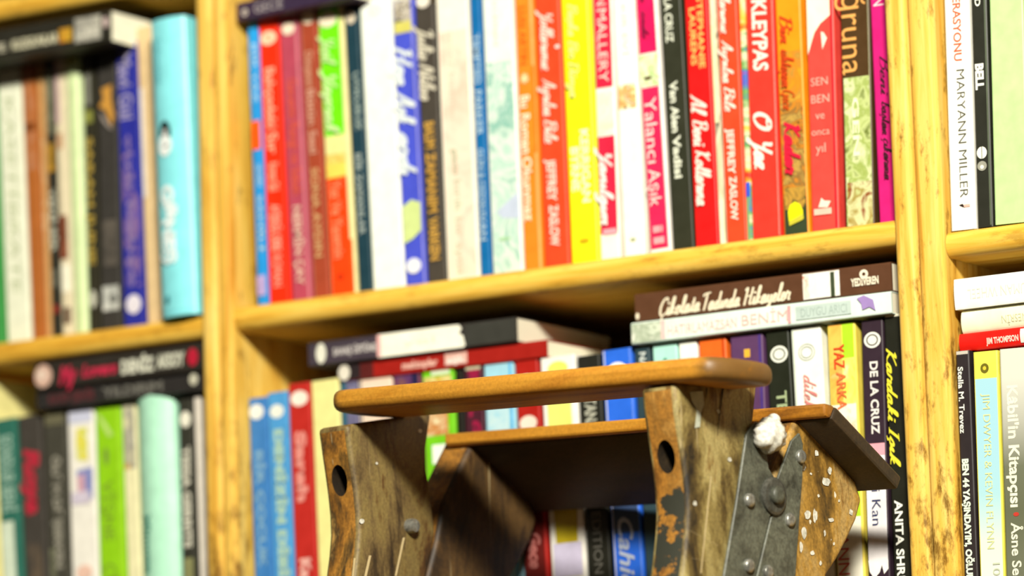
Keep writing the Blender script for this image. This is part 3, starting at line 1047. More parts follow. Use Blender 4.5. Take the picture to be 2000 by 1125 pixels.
b = C('coral red paperback with stacked words across it and a curved cream top', (1572, 1583), (1638, 1642), h=.212, cover='#f44a40', yb=442)
b.poly([(.02, 104), (.02, -40), (.86, -40), (.86, 32), (.5, 46), (.28, 62), (.14, 84)], '#fff8dc')
b.rect(-40, 446, '#e80f28', .87, 1)
b.poly([(.52, 62), (.62, 64), (.74, 76), (.62, 90), (.56, 97)], '#ffe9d6')
b.across('SEN', 158, '#fbb4a2', .62, .42).across('BEN', 192, '#fbb4a2', .66, .44).across('ve', 224, '#fbb4a2', .34, .42).across('onca', 256, '#fbb4a2', .66, .43).across('yıl', 288, '#fbb4a2', .36, .42)
b.poly([(.28, 404), (.4, 386), (.5, 392), (.74, 394), (.62, 406)], '#ffe6d2').rect(407, 419, '#fbc8b4', .12, .76).done()

b = C('paperback with an orange title on dark brown above a pale green thicket', (1642, 1646), (1704, 1714), h=.218, cover='#4c3416', yb=432)
b.rect(150, 440, picture(['#6f7e34', '#c6d48c', '#9cb056', '#dde6b0', '#7c8c3c'], 70, (1, 1, 1), .5), .02, .94)
b.rect(355, 440, picture(['#c3cc86', '#a08a3c', '#d9dca4', '#8a3a12', '#b0a850'], 60, (1, 1, 1), .5), .1, .94)
b.rect(-20, 430, '#ccd29a', .95, 1)
b.txt('Uğruna', -62, 144, '#f0ad5c', u=.44, size=.78, bold=.0).txt('GEN', 190, 304, '#eef4cf', u=.46, size=.22, bold=.02).done()

b = C('magenta paperback with black script, last of the row beside the post', (1705, 1716), (1750, 1762), h=.212, cover='#d41a78', yb=425)
b.txt('N', -6, 10, '#fbe2e2', u=.4, size=.5)
b.txt('Beni', 108, 188, '#38101e', u=.54, size=.42, script=True, pen=.45).txt('baştan', 196, 262, '#38101e', u=.54, size=.42, script=True, pen=.45).txt('çıkarma', 268, 350, '#38101e', u=.56, size=.42, script=True, pen=.45).done()

# the book lying on top of the row, its spine turned out of line
b = lying('dark plum book lying askew across the tops of the blue and red spines', 'books lying on top of other books', 463, 705, (6, -38), (49, 10), ys=0.012, cover='#3b2c46', yaw=-.10, z=at(520, 38, .02).z)
b.txt('o', 474, 486, '#d9d0c4', size=.5, bold=.03).txt('GECE', 500, 560, '#b9b0b0', size=.5).done()

# ------------------------------------------------------------------ left bookcase, upper row
G = 'books standing on the upper shelf of the left bookcase'


def A(label, l, r, yb=600, ya=200, **kw):
    return standing(label, G, l, r, ya, yb, zl_top, ys=kw.pop('ys', 0.022), **kw)


A('green book at the very edge, only a strip of its spine showing', (-46, -32), (-6, 8), top=132, cover='#3f9a4a').done()
b = A('ivory book with small sage capitals down its broad spine', (-5, 9), (41, 60), top=132, cover='#f3f6dc')
b.txt('KASETİBRATE', 190, 575, '#b9c49a', u=.5, size=.4, it=.1).done()
b = A('rust brown book next to the ivory one', (42, 61), (72, 88), top=116, cover='#b5682c')
b.rect(130, 330, picture(['#c08a6a', '#b46a34', '#c9906a'], 40), .2, .8).rect(240, 256, '#7c3f14').done()
b = A('thin tan book beside the rust brown one', (73, 89), (86, 99), top=112, cover='#d5a266')
b.rect(255, 470, picture(['#e9c79a', '#c98a4a', '#f0dcb4'], 60), .1, .9).done()
b = A('thin black book with grey print and a gold patch', (87, 100), (107, 119), top=118, cover='#2e2c22')
b.rect(135, 262, picture(['#8c8c70', '#5a5a44', '#a3a184'], 150), .1, .85).rect(280, 335, picture(['#c9952a', '#8a6a1c'], 90), .1, .9)
b.txt('YENİ BİR', 368, 492, '#c9c9b4', size=.6, bold=.03).txt('DÜŞ', 528, 560, '#a9a994', size=.6).rect(596, 612, '#8a3022', .2, .9).done()
b = A('pale collage book, cream with pink and brown patches', (107, 120), (131, 144), top=112, cover='#e9dcb9')
b.rect(120, 240, '#d6b6b4', .0, .4).rect(420, 506, picture(['#8a4a2a', '#6a3420', '#b46a4a'], 50), .0, .7).rect(516, 570, '#fbf7de', .1, .9).rect(260, 290, '#c9a27c', 0, .6).rect(600, 632, '#6a5240', .2, .8).done()
b = A('light green hardback with a rounded head', (131, 145), (157, 171), top=104, cover='#d8eab0', hard=True)
b.rect(80, 128, picture(['#c9d95a', '#a6aa4a', '#8a7a3a'], 40), .1, .9).done()
b = A('black book with a column of gold capitals', (157, 172), (189, 194), top=104, cover='#2e2b1c')
b.rect(145, 205, '#85857a', .2, .7).rect(216, 240, '#8c9040', .1, .9).txt('SARAH JUNE', 268, 518, '#b59a3e', u=.5, size=.62, bold=.03).ell(584, .5, .34, .007, '#c9c9b6').done()
b = A('thick charcoal book with a gold figure and a grey plate at its foot', (190, 195), (229, 238), top=104, cover='#3b3834')
b.poly([(.2, 172), (.75, 166), (.7, 190), (.86, 228), (.7, 248), (.4, 214), (.05, 206), (.3, 192)], '#cf963f')
b.poly([(.1, 214), (.5, 238), (.8, 254), (.6, 252), (.2, 232)], '#9a9088')
b.rect(558, 606, picture(['#e3e3da', '#b9bbb4', '#8a8c86'], 60), .1, .95).ell(584, .64, .2, .004, '#6a6c66').rect(430, 520, picture(['#3b3834', '#6a6258'], 40), .2, .9).done()
b = A('royal blue book with worn lilac script and a white disc at its foot', (229, 239), (271, 285), top=84, cover='#2a2f9c')
b.txt('Mavi Gül', 104, 232, '#a79fc0', u=.42, size=.62, bold=.02).rect(300, 560, picture(['#2c33a4', '#2a2f9c', '#8a6a9c', '#3038b4'], 42), .15, .9)
b.txt('gizli bahçe', 260, 560, '#8f7aa8', u=.5, size=.34, bold=.02).ell(594, .5, .36, .0075, '#ece6f0').done()
b = A('beige book beside the cyan hardback', (271, 286), (302, 318), top=52, cover='#e6c795')
b.rect(170, 384, '#efe6dc', 0, .3).done()
b = A('thick pale cyan hardback with a black and white penguin picture', (298, 317), (373, 387), top=37, ys=.001, cover='#86e4ee', hard=True, rnd=.005, depth=.15)
b.rect(36, 606, '#8eeaf2', .0, 1)
b.txt('Saltwater', 74, 164, '#54b4c2', u=.26, size=.22, bold=.0)
b.ell(262, .38, .18, .0105, '#0c1c18').ell(284, .37, .21, .0085, '#f7fdfa').ell(258, .40, .05, .002, '#f7fdfa')
b.txt('GÜNEŞ', 362, 516, '#eefcfb', u=.40, size=.36, bold=.06).ell(584, .28, .07, .003, '#2c7c86').done()

b = lying('black book lying flat above the ivory and brown books, thick white page end showing', 'books lying on top of other books', -130, 216, (86, 14), (138, 82), ys=-0.010, cover='#2a2820', pages='#fdf9e0', z=None)
b.txt('KUZGUNLAR', 24, 114, '#d9d4b4', u=.42, size=.3, bold=.04).txt('VE', -20, 12, '#c9c4ac', u=.4, size=.26, bold=.03).rect(117, 141, picture(['#d0702a', '#c8a22c', '#c9802a'], 80), .22, .66)
b.rect(147, 198, picture(['#c9c6b4', '#a9a69a', '#8c8a80'], 120), .12, .9).txt('LIMIT', 160, 196, '#e9e5d4', u=.4, size=.28).ell(208, .62, .18, .003, '#c9b4ae').done()

# ------------------------------------------------------------------ left bookcase, lower row
G = 'books standing on the lower shelf of the left bookcase'
zl_low = zl_top - SP


def B(label, l, r, yb=1090, ya=877, **kw):
    return standing(label, G, l, r, ya, yb, zl_low, ys=kw.pop('ys', 0.022), **kw)


B('tall cream book whose side shows above the teal spine', (-46, -36), (-9, 2), top=742, cover='#f3ea9e').done()
b = B('teal green book with pale blocks of print', (-8, 3), (33, 45), top=818, cover='#2f6e5e')
b.txt('SONDUR BENİ', 850, 1000, '#a8c8b6', u=.5, size=.62, bold=.02).rect(1018, 1200, '#dcead2', 0, .66).done()
b = B('dark grey book with a crimson word down its spine', (34, 46), (85, 93), top=812, cover='#45403a')
b.txt('Roya', 876, 1006, '#b8283c', u=.55, size=.66, bold=.06, it=.2).rect(1060, 1200, picture(['#45403a', '#6a5a48'], 40), .2, .8).done()
b = B('dark olive book with a column of grey capitals', (86, 94), (131, 138), top=806, cover='#46443a')
b.txt('ÖLÜM DÜŞERKEN', 890, 1110, '#9a9688', u=.5, size=.34, bold=.05).rect(1070, 1140, picture(['#46443a', '#7a7c62'], 30), .05, .35).rect(808, 830, '#6c6850').done()
b = B('white book with yellow, blue and pink patches', (132, 139), (186, 192), top=797, cover='#f8f4e8')
b.rect(798, 826, '#d3d6ec').rect(836, 900, picture(['#f8f4e8', '#efe25a', '#d9dc4a', '#f8f4e8'], 46), .3, .75)
b.poly([(.3, 918), (.92, 914), (.9, 974), (.6, 984), (.3, 950)], '#8b93cc').poly([(.3, 930), (.6, 925), (.62, 970), (.34, 984)], '#d8aab8').rect(960, 984, '#d9cfe0', .1, .8).ell(1118, .5, .3, .006, '#f0c8b4').done()
b = B('lime green book with a pale leaf and faint grey letters', (187, 193), (238, 245), top=797, cover='#96d416')
b.poly([(.05, 806), (.25, 812), (.7, 850), (.5, 854)], '#bfe078').rect(800, 1200, '#a8e02a', .86, .96).ell(890, .4, .1, .007, '#7a9a3a')
b.txt('VİŞNE', 938, 1056, '#7f9c30', u=.44, size=.44, bold=.0).txt('ÇİL', 1100, 1150, '#7f9c30', u=.44, size=.44).done()
b = B('cream book with grey pictures near its head', (239, 246), (268, 277), top=790, cover='#f3edbc')
b.rect(792, 915, picture(['#e6e2c4', '#9a968c', '#c9c4a4', '#efe9b8'], 40), .05, .95).rect(905, 916, '#d9b46a', .1, .5).done()
b = B('thick mint green hardback with a rounded spine', (269, 278), (348, 354), top=765, cover='#b9f0d2', hard=True, rnd=.008)
b.txt('Mimoza', 1004, 1120, '#3f8f7c', u=.28, size=.24, bold=.04).done()
b = B('black book with white capitals and a white disc, beside the mint hardback', (349, 355), (378, 383), top=772, cover='#34332a')
b.ell(819, .52, .4, .0062, '#f3efdc').txt('TESSA GERRITS', 872, 1070, '#d6d2c0', u=.5, size=.56, bold=.05).rect(1090, 1140, '#8a8a5c', .15, .85).done()
B('thin off white book squeezed against the post', (379, 384), (398, 408), top=775, cover='#e6ddcf').done()

b = lying('black book with a red script title and grey capitals, lying over the row', 'books lying on top of other books', 70, 400, (709, 668), (761, 724), ys=0.010, cover='#2f2a24')
b.ell(85, .5, .42, .0085, '#d9b3a0').ell(82, .55, .2, .005, '#ecd3c0')
b.txt('My', 116, 152, '#c22848', u=.44, size=.62, bold=.06, it=.3).txt('Lovers', 160, 230, '#c22848', u=.5, size=.42, bold=.05, it=.3)
b.txt('DENİZ', 238, 302, '#dcdcc8', u=.46, size=.46, bold=.06).txt('AKSOY', 307, 362, '#d0d0bc', u=.5, size=.46, bold=.06).ell(378, .5, .32, .005, '#b81c36').done()
b = lying('dark grey book with dim maroon print, lowest of the two lying over the lime spine', 'books lying on top of other books', 72, 400, (763, 726), (801, 762), ys=0.014, cover='#2d2a28')
b.txt('KAYIP ŞEHİR', 96, 186, '#5e2a2e', u=.5, size=.5, bold=.04).txt('YILDIRIM', 200, 318, '#6c6a62', u=.5, size=.5, bold=.05).ell(379, .62, .3, .004, '#c9c6b0').done()

# ------------------------------------------------------------------ centre bookcase, lower row
G = 'books standing on the lower shelf of the centre bookcase, behind the ladder'
zc_low = zc_top - SP


def D(label, l, r, yb=1100, ya=760, **kw):
    return standing(label, G, l, r, ya, yb, zc_low, ys=kw.pop('ys', 0.018), **kw)


b = D('mid blue book with a white disc, nearest the double post', (484, 496), (521, 533), top=777, cover='#3c80c6')
b.ell(804, .42, .40, .0058, '#eef2ee').txt('BİR ÇOCUK', 880, 1110, '#7aa9cc', u=.5, size=.4, bold=.04).done()
b = D('light blue book with pale print between the mid blue and the red spine', (521, 534), (561, 574), top=766, cover='#4f9fdc')
b.ell(803, .45, .36, .0052, '#f0f4ea').txt('DENİZİN DİBİ', 838, 1130, '#a9cdbc', u=.5, size=.4, bold=.08).done()
b = D('red book with pink lettering and a white disc, beside the ladder leg', (562, 575), (606, 620), top=748, cover='#c22a22')
b.ell(778, .5, .40, .0058, '#fdeede').txt('Sarah', 842, 980, '#e8958a', u=.5, size=.46, bold=.06).txt('Kanca', 1090, 1180, '#f0b4a8', u=.5, size=.46, bold=.06).done()
D('pale yellow book mostly hidden by the ladder leg', (607, 621), (662, 676), top=742, cover='#f6ee9c').done()
b = D('thin teal and violet book beside the pale yellow one', (663, 677), (698, 712), top=742, cover='#6f6c8c')
b.rect(742, 1100, '#2c6276', 0, .36).ell(766, .72, .16, .003, '#9c92a8').done()
b = D('blush pink book under the lying red one', (699, 713), (766, 780), top=736, cover='#f8dcc4')
b.rect(736, 1100, '#4a6a70', 0, .1).ell(773, .9, .14, .003, '#d9c9bc').done()
b = D('plum and navy book beside the blush pink one', (767, 781), (822, 836), top=730, cover='#74394a')
b.rect(730, 1100, picture(['#74394a', '#5a3468', '#8c5a4a'], 40), .1, .7).rect(728, 1100, '#262048', .7, 1).done()
b = D('book with lime, amber and white patches seen through the ladder', (823, 837), (888, 900), top=722, cover='#7ad01c')
b.rect(735, 800, picture(['#f0c456', '#c6b04a', '#f0e094', '#b9802c'], 60), .05, .95).rect(800, 850, picture(['#f6efc0', '#c97a2a', '#f6efc0'], 60), 0, .8).rect(722, 732, '#eaf6d2', .3, .9).rect(868, 905, '#fbfdf0', .25, .8).done()
D('thin black filler for the shaded gap beside the maroon book', (889, 901), (905, 916), top=724, cover='#1f1c14').done()  # added filler: a black volume standing in for the shade of a gap
b = D('maroon book with crimson print seen above the ladder bar', (906, 917), (944, 955), top=712, cover='#4a1c2a')
b.txt('KIZIL GÜL', 722, 900, '#9a1440', u=.55, size=.52, bold=.08).rect(710, 722, '#c9c4a4', .1, .9).done()
b = D('pale sky blue book with a brighter blue edge', (945, 956), (1005, 1020), top=707, cover='#a4d9ea')
b.rect(707, 1200, '#4ab0ea', .86, 1).rect(790, 850, picture(['#a4d9ea', '#c9e6ea', '#b4dcd8'], 60), .1, .8).done()
b = D('brick red book with white discs, behind the middle of the ladder bar', (1006, 1021), (1054, 1074), top=702, cover='#b01c12')
b.rect(702, 1200, '#e8a49c', .94, 1).ell(745, .5, .34, .0052, '#fdeede').ell(826, .48, .38, .0055, '#f8e2d0').rect(980, 1130, '#6a1c18', .0, .9).txt('Gece', 1040, 1110, '#b46a64', u=.5, size=.5, bold=.04, it=.2).done()
b = D('white book with a yellow green panel', (1055, 1075), (1128, 1145), top=696, cover='#fbf7ec')
b.ell(720, .5, .3, .0055, '#dfee6a').rect(772, 900, '#e9f47c', .14, .84).poly([(.14, 960), (.86, 960), (.82, 1060), (.62, 1092), (.42, 1092), (.2, 1060)], '#c9b420').rect(1060, 1125, '#d9d2ee', .1, .92).done()
b = D('black book with grey letters beside the bright blue one', (1129, 1146), (1175, 1194), top=694, cover='#22221a')
b.txt('MONTANA', 722, 840, '#b9b9a6', u=.5, size=.5, bold=.03).txt('EDITION', 1000, 1120, '#6a6860', u=.5, size=.4).done()
b = D('bright blue book with a cream border and a white arch', (1178, 1196), (1238, 1258), top=682, cover='#2a6ce6')
b.rect(682, 1200, '#cfd2e4', 0, .1).rect(682, 1200, '#a9c4ea', .93, 1).ell(724, .5, .33, .0062, '#fdfdf6').rect(970, 1040, '#34486e', .1, .93).txt('Cahide', 1010, 1180, '#b4c0d8', u=.5, size=.5, bold=.02, it=.3).done()  # the dark slate band paints the rear tread's cast shadow on the spine
b = D('narrow slate book with a white letter', (1239, 1259), (1276, 1292), top=678, cover='#2c424a')
b.txt('NA', 688, 720, '#d3dcd6', u=.55, size=.42, bold=.03).done()
b = D('pale aqua book under the lying mint one', (1277, 1293), (1327, 1345), top=672, cover='#b4ecdc')
b.ell(702, .5, .08, .0012, '#5aa08c').done()
D('plain white book next to the orange one', (1328, 1346), (1366, 1383), top=667, cover='#fafdf0').done()
b = D('orange book above the ladder bar', (1367, 1384), (1424, 1440), top=661, cover='#ef6a1e')
b.rect(661, 1100, '#c8480e', .84, .96).done()
b = D('violet book with a small yellow square', (1427, 1441), (1496, 1508), top=655, cover='#5c3a62')
b.rect(655, 1100, '#4a3480', .86, 1).rect(682, 698, '#f3b83a', .42, .6).done()
b = D('black book with a white ring emblem, beside the violet one', (1500, 1520), (1548, 1568), top=647, cover='#1e2214')
b.ell(692, .54, .37, .0060, '#f3f6e6').ell(692, .54, .27, .0042, '#20241a', hole=.82).txt('TERRA', 764, 880, '#a9b98c', u=.56, size=.44, bold=.02).done()
b = D('white book with a ring emblem and red script', (1549, 1569), (1611, 1630), top=640, cover='#fafcf0')
b.rect(640, 1100, '#b6dcae', 0, .08).ell(688, .5, .28, .0060, '#8a9684', hole=.9).ell(688, .5, .2, .0042, '#8a9684', hole=.86).txt('dilek', 730, 800, '#e08a82', u=.56, size=.42, script=True, pen=.4).done()
b = D('orange and lime paperback with red capitals beside the dark plum one', (1612, 1631), (1683, 1692), top=632, cover='#f6e05a', yb=1100)
b.rect(632, 800, picture(['#f6a43c', '#f3c85a', '#f7b04a', '#fbe9b0'], 34), .02, .5).rect(632, 790, '#b4e82a', .54, .93).rect(700, 800, picture(['#dcee3a', '#f3ee7a', '#fdf9d8'], 40), .5, .96)
b.rect(790, 880, picture(['#fdf6de', '#fdf6de', '#f3b98a'], 30), .02, .98).rect(880, 1010, '#b7e02a', .6, .96).rect(1010, 1200, '#f6f2de', 0, .98)
b.txt('YAZ', 672, 720, '#e0461c', u=.42, size=.38, bold=.02).txt('ARKA', 726, 800, '#e8743a', u=.46, size=.34, bold=.02).txt('YANNIS', 1020, 1150, '#d8685a', u=.3, size=.42).done()
b = D('dark plum paperback with white capitals, ring emblem and a torn white lower half', (1684, 1693), (1729, 1740), top=624, cover='#32222e')
b.ell(664, .5, .38, .0056, '#f3f4e6').ell(664, .5, .27, .0040, '#32222e', hole=.8).txt('DE LA CRUZ', 706, 848, '#efe9e2', u=.55, size=.36, bold=.03)
b.rect(866, 900, '#f0a8b4', .03, .97).rect(890, 1096, '#f3eff0', .03, .97).poly([(.05, 1094), (.95, 1094), (.95, 1112), (.75, 1122), (.66, 1104), (.55, 1118), (.3, 1130), (.1, 1116)], '#fbf8f0')
b.txt('Mavi', 905, 960, '#2c3460', u=.5, size=.42).txt('Kan', 976, 1026, '#2c3460', u=.5, size=.42).done()
b = D('black paperback with yellow script and white capitals beside the post', (1730, 1741), (1778, 1794), top=612, cover='#1c1d12')
b.rect(612, 618, '#e8e4cc')
b.txt('Kardaki', 678, 826, '#ece23a', u=.27, size=.44, script=True, pen=.55).txt('Işık', 832, 912, '#ece23a', u=.27, size=.44, script=True, pen=.55)
b.txt('ANITA SHREVE', 976, 1170, '#f3f5ea', u=.34, size=.34, bold=.03).done()

G = 'books lying on top of other books'
b1 = lying('dark red book lying under the black and white one', G, 664, 1068, (711, 664), (743, 700), ys=0.016, cover='#a51c12', pages='pages')
b1.rect(664, 704, '#2c2224').rect(704, 730, '#5c1e1c').ell(673, .5, .46, .0052, '#e9e2d0').txt('mektuplar', 786, 856, '#e9b4a4', u=.5, size=.42, bold=.05).rect(870, 914, '#e9b9aa', .2, .85).txt('aşk', 874, 910, '#fbe9de', u=.5, size=.4, bold=.04).done()
b2 = lying('black book with a broad white panel lying on the dark red one', G, 603, 1009, (671, 617), (718, 666), ys=0.012, cover='#36322e', z=b1.zt + .0004)
b2.rect(603, 742, '#463c46').rect(910, 1009, '#3a3a34').ell(628, .5, .42, .0046, '#ecead8').txt('SAVAŞ ÜSTÜNE', 652, 736, '#cfc8c4', u=.5, size=.3, bold=.04)
b2.poly([(.03, 740), (.97, 740), (.97, 898), (.8, 904), (.62, 898), (.5, 906), (.1, 910), (.03, 906)], '#fdfbe8').rect(738, 746, '#f3b9b4', .05, .95).txt('yol', 790, 850, '#e3e3cc', u=.5, size=.24).done()
b3 = lying('pale mint book with pink capitals and a purple bird, lying under the brown one', G, 1234, 1742, (629, 570), (672, 613), ys=0.012, cover='#e2f4e8')
b3.rect(1234, 1292, picture(['#f3f6e6', '#a6b49a', '#dfe9d2', '#8c9a7c'], 50), .05, .95).rect(1292, 1300, '#f0c9c4', .1, .95).txt('HATIRLAMAZSAN', 1305, 1440, '#f0c2b8', u=.45, size=.46).txt('BENİM', 1450, 1540, '#f0c2b8', u=.5, size=.5).rect(1540, 1546, '#eba8a8', .1, .9).rect(1556, 1664, '#c3d4cc', .2, .8).txt('DUYGU ARICI', 1566, 1656, '#a6b8b0', u=.5, size=.4)
b3.poly([(.85, 1676), (.95, 1690), (.7, 1708), (.2, 1712), (.4, 1700), (.3, 1686), (.6, 1684)], '#a48ac6').done()
b4 = lying('chocolate brown book with cream script lettering, topmost beneath the middle shelf', G, 1241, 1742, (577, 508), (626, 566), ys=0.014, cover='#5c3a24', z=b3.zt + .0004)
b4.txt('Çikolata', 1288, 1370, '#f3e7c8', u=.42, size=.6, script=True, pen=.75).txt('Tadında', 1373, 1448, '#f3e7c8', u=.42, size=.6, script=True, pen=.75).txt('Hikayeler', 1452, 1548, '#f3e7c8', u=.42, size=.6, script=True, pen=.75)
b4.rect(1570, 1636, picture(['#fdfdf4', '#f3f3e4', '#fdfdf4', '#a9b49a'], 40), .04, .96).rect(1570, 1582, picture(['#d8683a', '#f6efe0', '#e9a48c'], 90), .1, .9).rect(1624, 1632, '#3f4a32', .05, .9).rect(1636, 1642, '#fdfdf0', .04, .96)
b4.txt('YEDİVEREN', 1664, 1718, '#f6edd2', u=.44, size=.26, bold=.04).ell(1690, .68, .16, .0034, '#f6edd2', hole=.4).ell(1247, .2, .12, .0016, '#e9dcc0').done()

# ------------------------------------------------------------------ right bookcase
G = 'books standing on the upper shelf of the right bookcase'


def E(label, l, r, yb=430, ya=0, **kw):
    return standing(label, G, l, r, ya, yb, zr_top, ys=kw.pop('ys', 0.009), **kw)


b = E('white book with orange red and grey serif capitals, beside the double post', (1843, 1856), (1893, 1907), h=.205, cover='#fffdf0')
b.txt('BALTA OPERASYONU', -120, 119, '#e8613c', u=.5, size=.32, bold=.02).txt('MARYANN MILLER', 136, 386, '#4a4c40', u=.58, size=.34, bold=-.005).poly([(.35, 400), (.5, 398), (.6, 406), (.48, 404)], '#2a1a1a').rect(400, 405, '#e9b8a8', .55, .8).done()
b = E('slim black book with a white word and a small ornament', (1894, 1908), (1930, 1941), h=.205, cover='#26271e')
b.rect(-30, 440, '#5a6450', .8, .9).txt('SAHİL D', -70, 12, '#f0f2e4', u=.42, size=.34, bold=.03).txt('BELL', 124, 175, '#f3f5ea', u=.42, size=.5, bold=.05)
b.ell(298, .42, .32, .0042, '#eef0e0').poly([(.40, 286), (.44, 286), (.44, 312), (.40, 312)], '#26271e').ell(324, .42, .3, .0034, '#9a9a8c').ell(326, .42, .12, .0014, '#e6e6d8').done()
b = E('broad pale green book filling the end of the shelf', (1931, 1942), (1999, 2010), h=.212, cover='#c2e69c')
b.done()

G = 'books standing on the lower shelf of the right bookcase'
zr_low = zr_top - SP


def FF(label, l, r, yb=1100, ya=760, **kw):
    return standing(label, G, l, r, ya, yb, zr_low, ys=kw.pop('ys', 0.006), **kw)


b = FF('black book with white lettering in two sizes, beside the double post', (1866, 1881), (1899, 1911), top=685, cover='#2a2325')
b.rect(684, 692, '#c9c2b4', .05, .9).txt('Stella M. Trevez', 716, 846, '#eef0e4', u=.32, size=.38, bold=.02).txt('BEN 44 YAŞINDAYIM, OĞLUM 5', 896, 1150, '#e6f6dc', u=.42, size=.44, bold=.05).done()
b = FF('light blue book with a yellow square and pale yellow capitals', (1900, 1912), (1953, 1963), top=686, cover='#f3e85a')
b.rect(739, 1300, fade(['#f3efe4', '#dbe6d8', '#abd8e0', '#a6d6e4'], .02, .13), .0, 1).ell(719, .46, .17, .0034, '#6c6418').ell(719, .46, .07, .0014, '#d9c43a').txt('JIM DWYER & KEVIN FLYNN', 768, 1072, '#dbe2a0', u=.5, size=.3).txt('102', 1100, 1140, '#c4cdb0', u=.7, size=.3).done()
b = FF('grey green book with cream lettering, silver at its head', (1953, 1963), (2011, 2022), top=680, cover=fade(['#6a6e58', '#62664e', '#6e725c', '#b4b4a6', '#d8d8ca'], .05, .17))
b.txt("Kâbil'in Kitapçısı", 752, 990, '#f0eed4', u=.42, size=.36, bold=.03).ell(1004, .42, .1, .0014, '#c23a2c').txt('Åsne Seierstad', 1020, 1210, '#eeecd2', u=.4, size=.32, bold=.02).done()

G = 'books lying on top of other books'
f3 = lying('red hardback lying at the foot of the stack of three, white capitals on its spine', G, 1876, 2150, (646, 628), (682, 661), ys=0.010, cover='#dd1408', hard=True)
f3.txt('JIM THOMPSON', 1929, 1992, '#f8cfc0', u=.42, size=.34, bold=.04).rect(1996, 2010, '#f6e6dc', .1, .9).done()
f2 = lying('cream hardback with a rounded edge, lying between the white and the red one', G, 1881, 2150, (604, 578), (644, 622), ys=0.012, cover='#f7f6d2', hard=True, z=f3.zt + .0004)
f2.txt('NESRİN', 1960, 2010, '#ccc9a0', u=.4, size=.34, flip=True).done()
f1 = lying('white hardback with embossed grey capitals, topmost of the stack of three', G, 1866, 2150, (545, 512), (600, 566), ys=0.008, cover='#fbfbee', hard=True, rnd=.001, z=f2.zt + .0004)
f1.txt('HUMAN WHEEL', 1892, 2020, '#dcdccc', u=.45, size=.34, flip=True).done()

# ------------------------------------------------------------------ old wooden step ladder, folded, standing in front of the centre bookcase
LA = math.radians(-9.0)                      # it stands a little out of line with the shelves
LX, LY = Vector((math.cos(LA), math.sin(LA), 0)), Vector((-math.sin(LA), math.cos(LA), 0))
# the outer face of the near stiles passes through this point (the low back corner of the rear tread, a hand's breadth before the books)
P0 = at(1688, 962, -0.035)
WOODL = worn('ladder_wood', ['#20180a', '#5a4820', '#8c7a44', '#b0a066', '#7c5c26', '#3a280e'], 30, (1, 1, .3), grain=.25)
WOODO = worn('ladder_edge_wood', ['#2a2112', '#70501c', '#b0792a', '#8a5c1e', '#4c381a', '#c69a50'], 26, (1, 1, .4), spots=0.0)
WOODS = worn('ladder_splashed_wood', ['#3a2c10', '#7a5a20', '#b08636', '#b8985a', '#845a1c', '#4c3010'], 24, (1, 1, .35), spots=0.20)
WOODF = worn('ladder_shaded_wood', ['#1a1308', '#42321a', '#6e5a34', '#84713f', '#5a3c18', '#2c1e0c'], 28, (1, 1, .3), grain=.25)  # ladder wood darkened for the far front stile: its shade put into the colour
WOODR = worn('ladder_rear_shaded_wood', ['#140e06', '#2e2010', '#4a3418', '#5e4420', '#3c2610', '#1c1208'], 24, (1, 1, .3), grain=.25)  # darker still for the far rear stile, painting in the shadow it stands in
TREAD = worn('ladder_tread_wood', ['#7a4a10', '#b8781e', '#d0922e', '#bf7e24', '#8c5a18'], 20, (.15, 1, 1), scratch=False, rough=0.5, grain=.14)
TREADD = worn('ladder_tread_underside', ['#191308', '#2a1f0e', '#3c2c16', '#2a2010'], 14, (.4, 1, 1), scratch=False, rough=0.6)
IRON = worn('hinge_iron', ['#33352c', '#505246', '#66695a', '#4b4d41'], 40, (1, 1, 1), spots=0.07, spot_col='#cfcab8', scratch=False, rough=0.5, metal=0.0)
IRONB = worn('pivot_iron', ['#2e2f2a', '#4c4c44', '#62625a'], 60, (1, 1, 1), scratch=False, rough=0.4, metal=0.1)
EDGE = worn('ladder_edge_painted', ['#3a2410', '#80521a', '#b67c2c', '#9a6a26', '#c89648', '#e6c47c'], 26, (1, 1, .4), scratch=False)
nt = EDGE.node_tree
bs = nt.nodes['Principled BSDF']
old = bs.inputs['Base Color'].links[0].from_socket
tc = N(nt, 'ShaderNodeTexCoord')
sp = N(nt, 'ShaderNodeSeparateXYZ')
nt.links.new(tc.outputs['Object'], sp.inputs[0])
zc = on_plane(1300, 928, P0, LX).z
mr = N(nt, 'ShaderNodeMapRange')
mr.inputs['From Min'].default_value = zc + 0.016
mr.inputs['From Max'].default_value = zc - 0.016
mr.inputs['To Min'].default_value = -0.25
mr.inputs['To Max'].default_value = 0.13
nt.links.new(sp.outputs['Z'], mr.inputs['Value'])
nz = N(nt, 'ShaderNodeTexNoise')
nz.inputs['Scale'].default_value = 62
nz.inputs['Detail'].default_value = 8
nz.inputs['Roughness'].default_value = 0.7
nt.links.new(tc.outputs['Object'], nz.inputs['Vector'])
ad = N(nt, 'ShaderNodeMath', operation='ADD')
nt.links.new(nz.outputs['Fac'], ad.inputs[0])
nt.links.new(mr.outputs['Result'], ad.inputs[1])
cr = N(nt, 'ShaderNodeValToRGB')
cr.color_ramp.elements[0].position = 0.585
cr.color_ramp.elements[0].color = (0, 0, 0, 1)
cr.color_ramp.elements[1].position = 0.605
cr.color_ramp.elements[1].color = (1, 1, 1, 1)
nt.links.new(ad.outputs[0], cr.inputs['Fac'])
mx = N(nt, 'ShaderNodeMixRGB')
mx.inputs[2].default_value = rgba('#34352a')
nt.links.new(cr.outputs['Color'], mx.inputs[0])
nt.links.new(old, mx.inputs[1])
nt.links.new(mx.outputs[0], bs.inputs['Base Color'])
STEEL = worn('rivet_steel', ['#7c7c74', '#a4a49a', '#c4c4ba'], 120, (1, 1, 1), scratch=False, rough=0.3, metal=0.6)
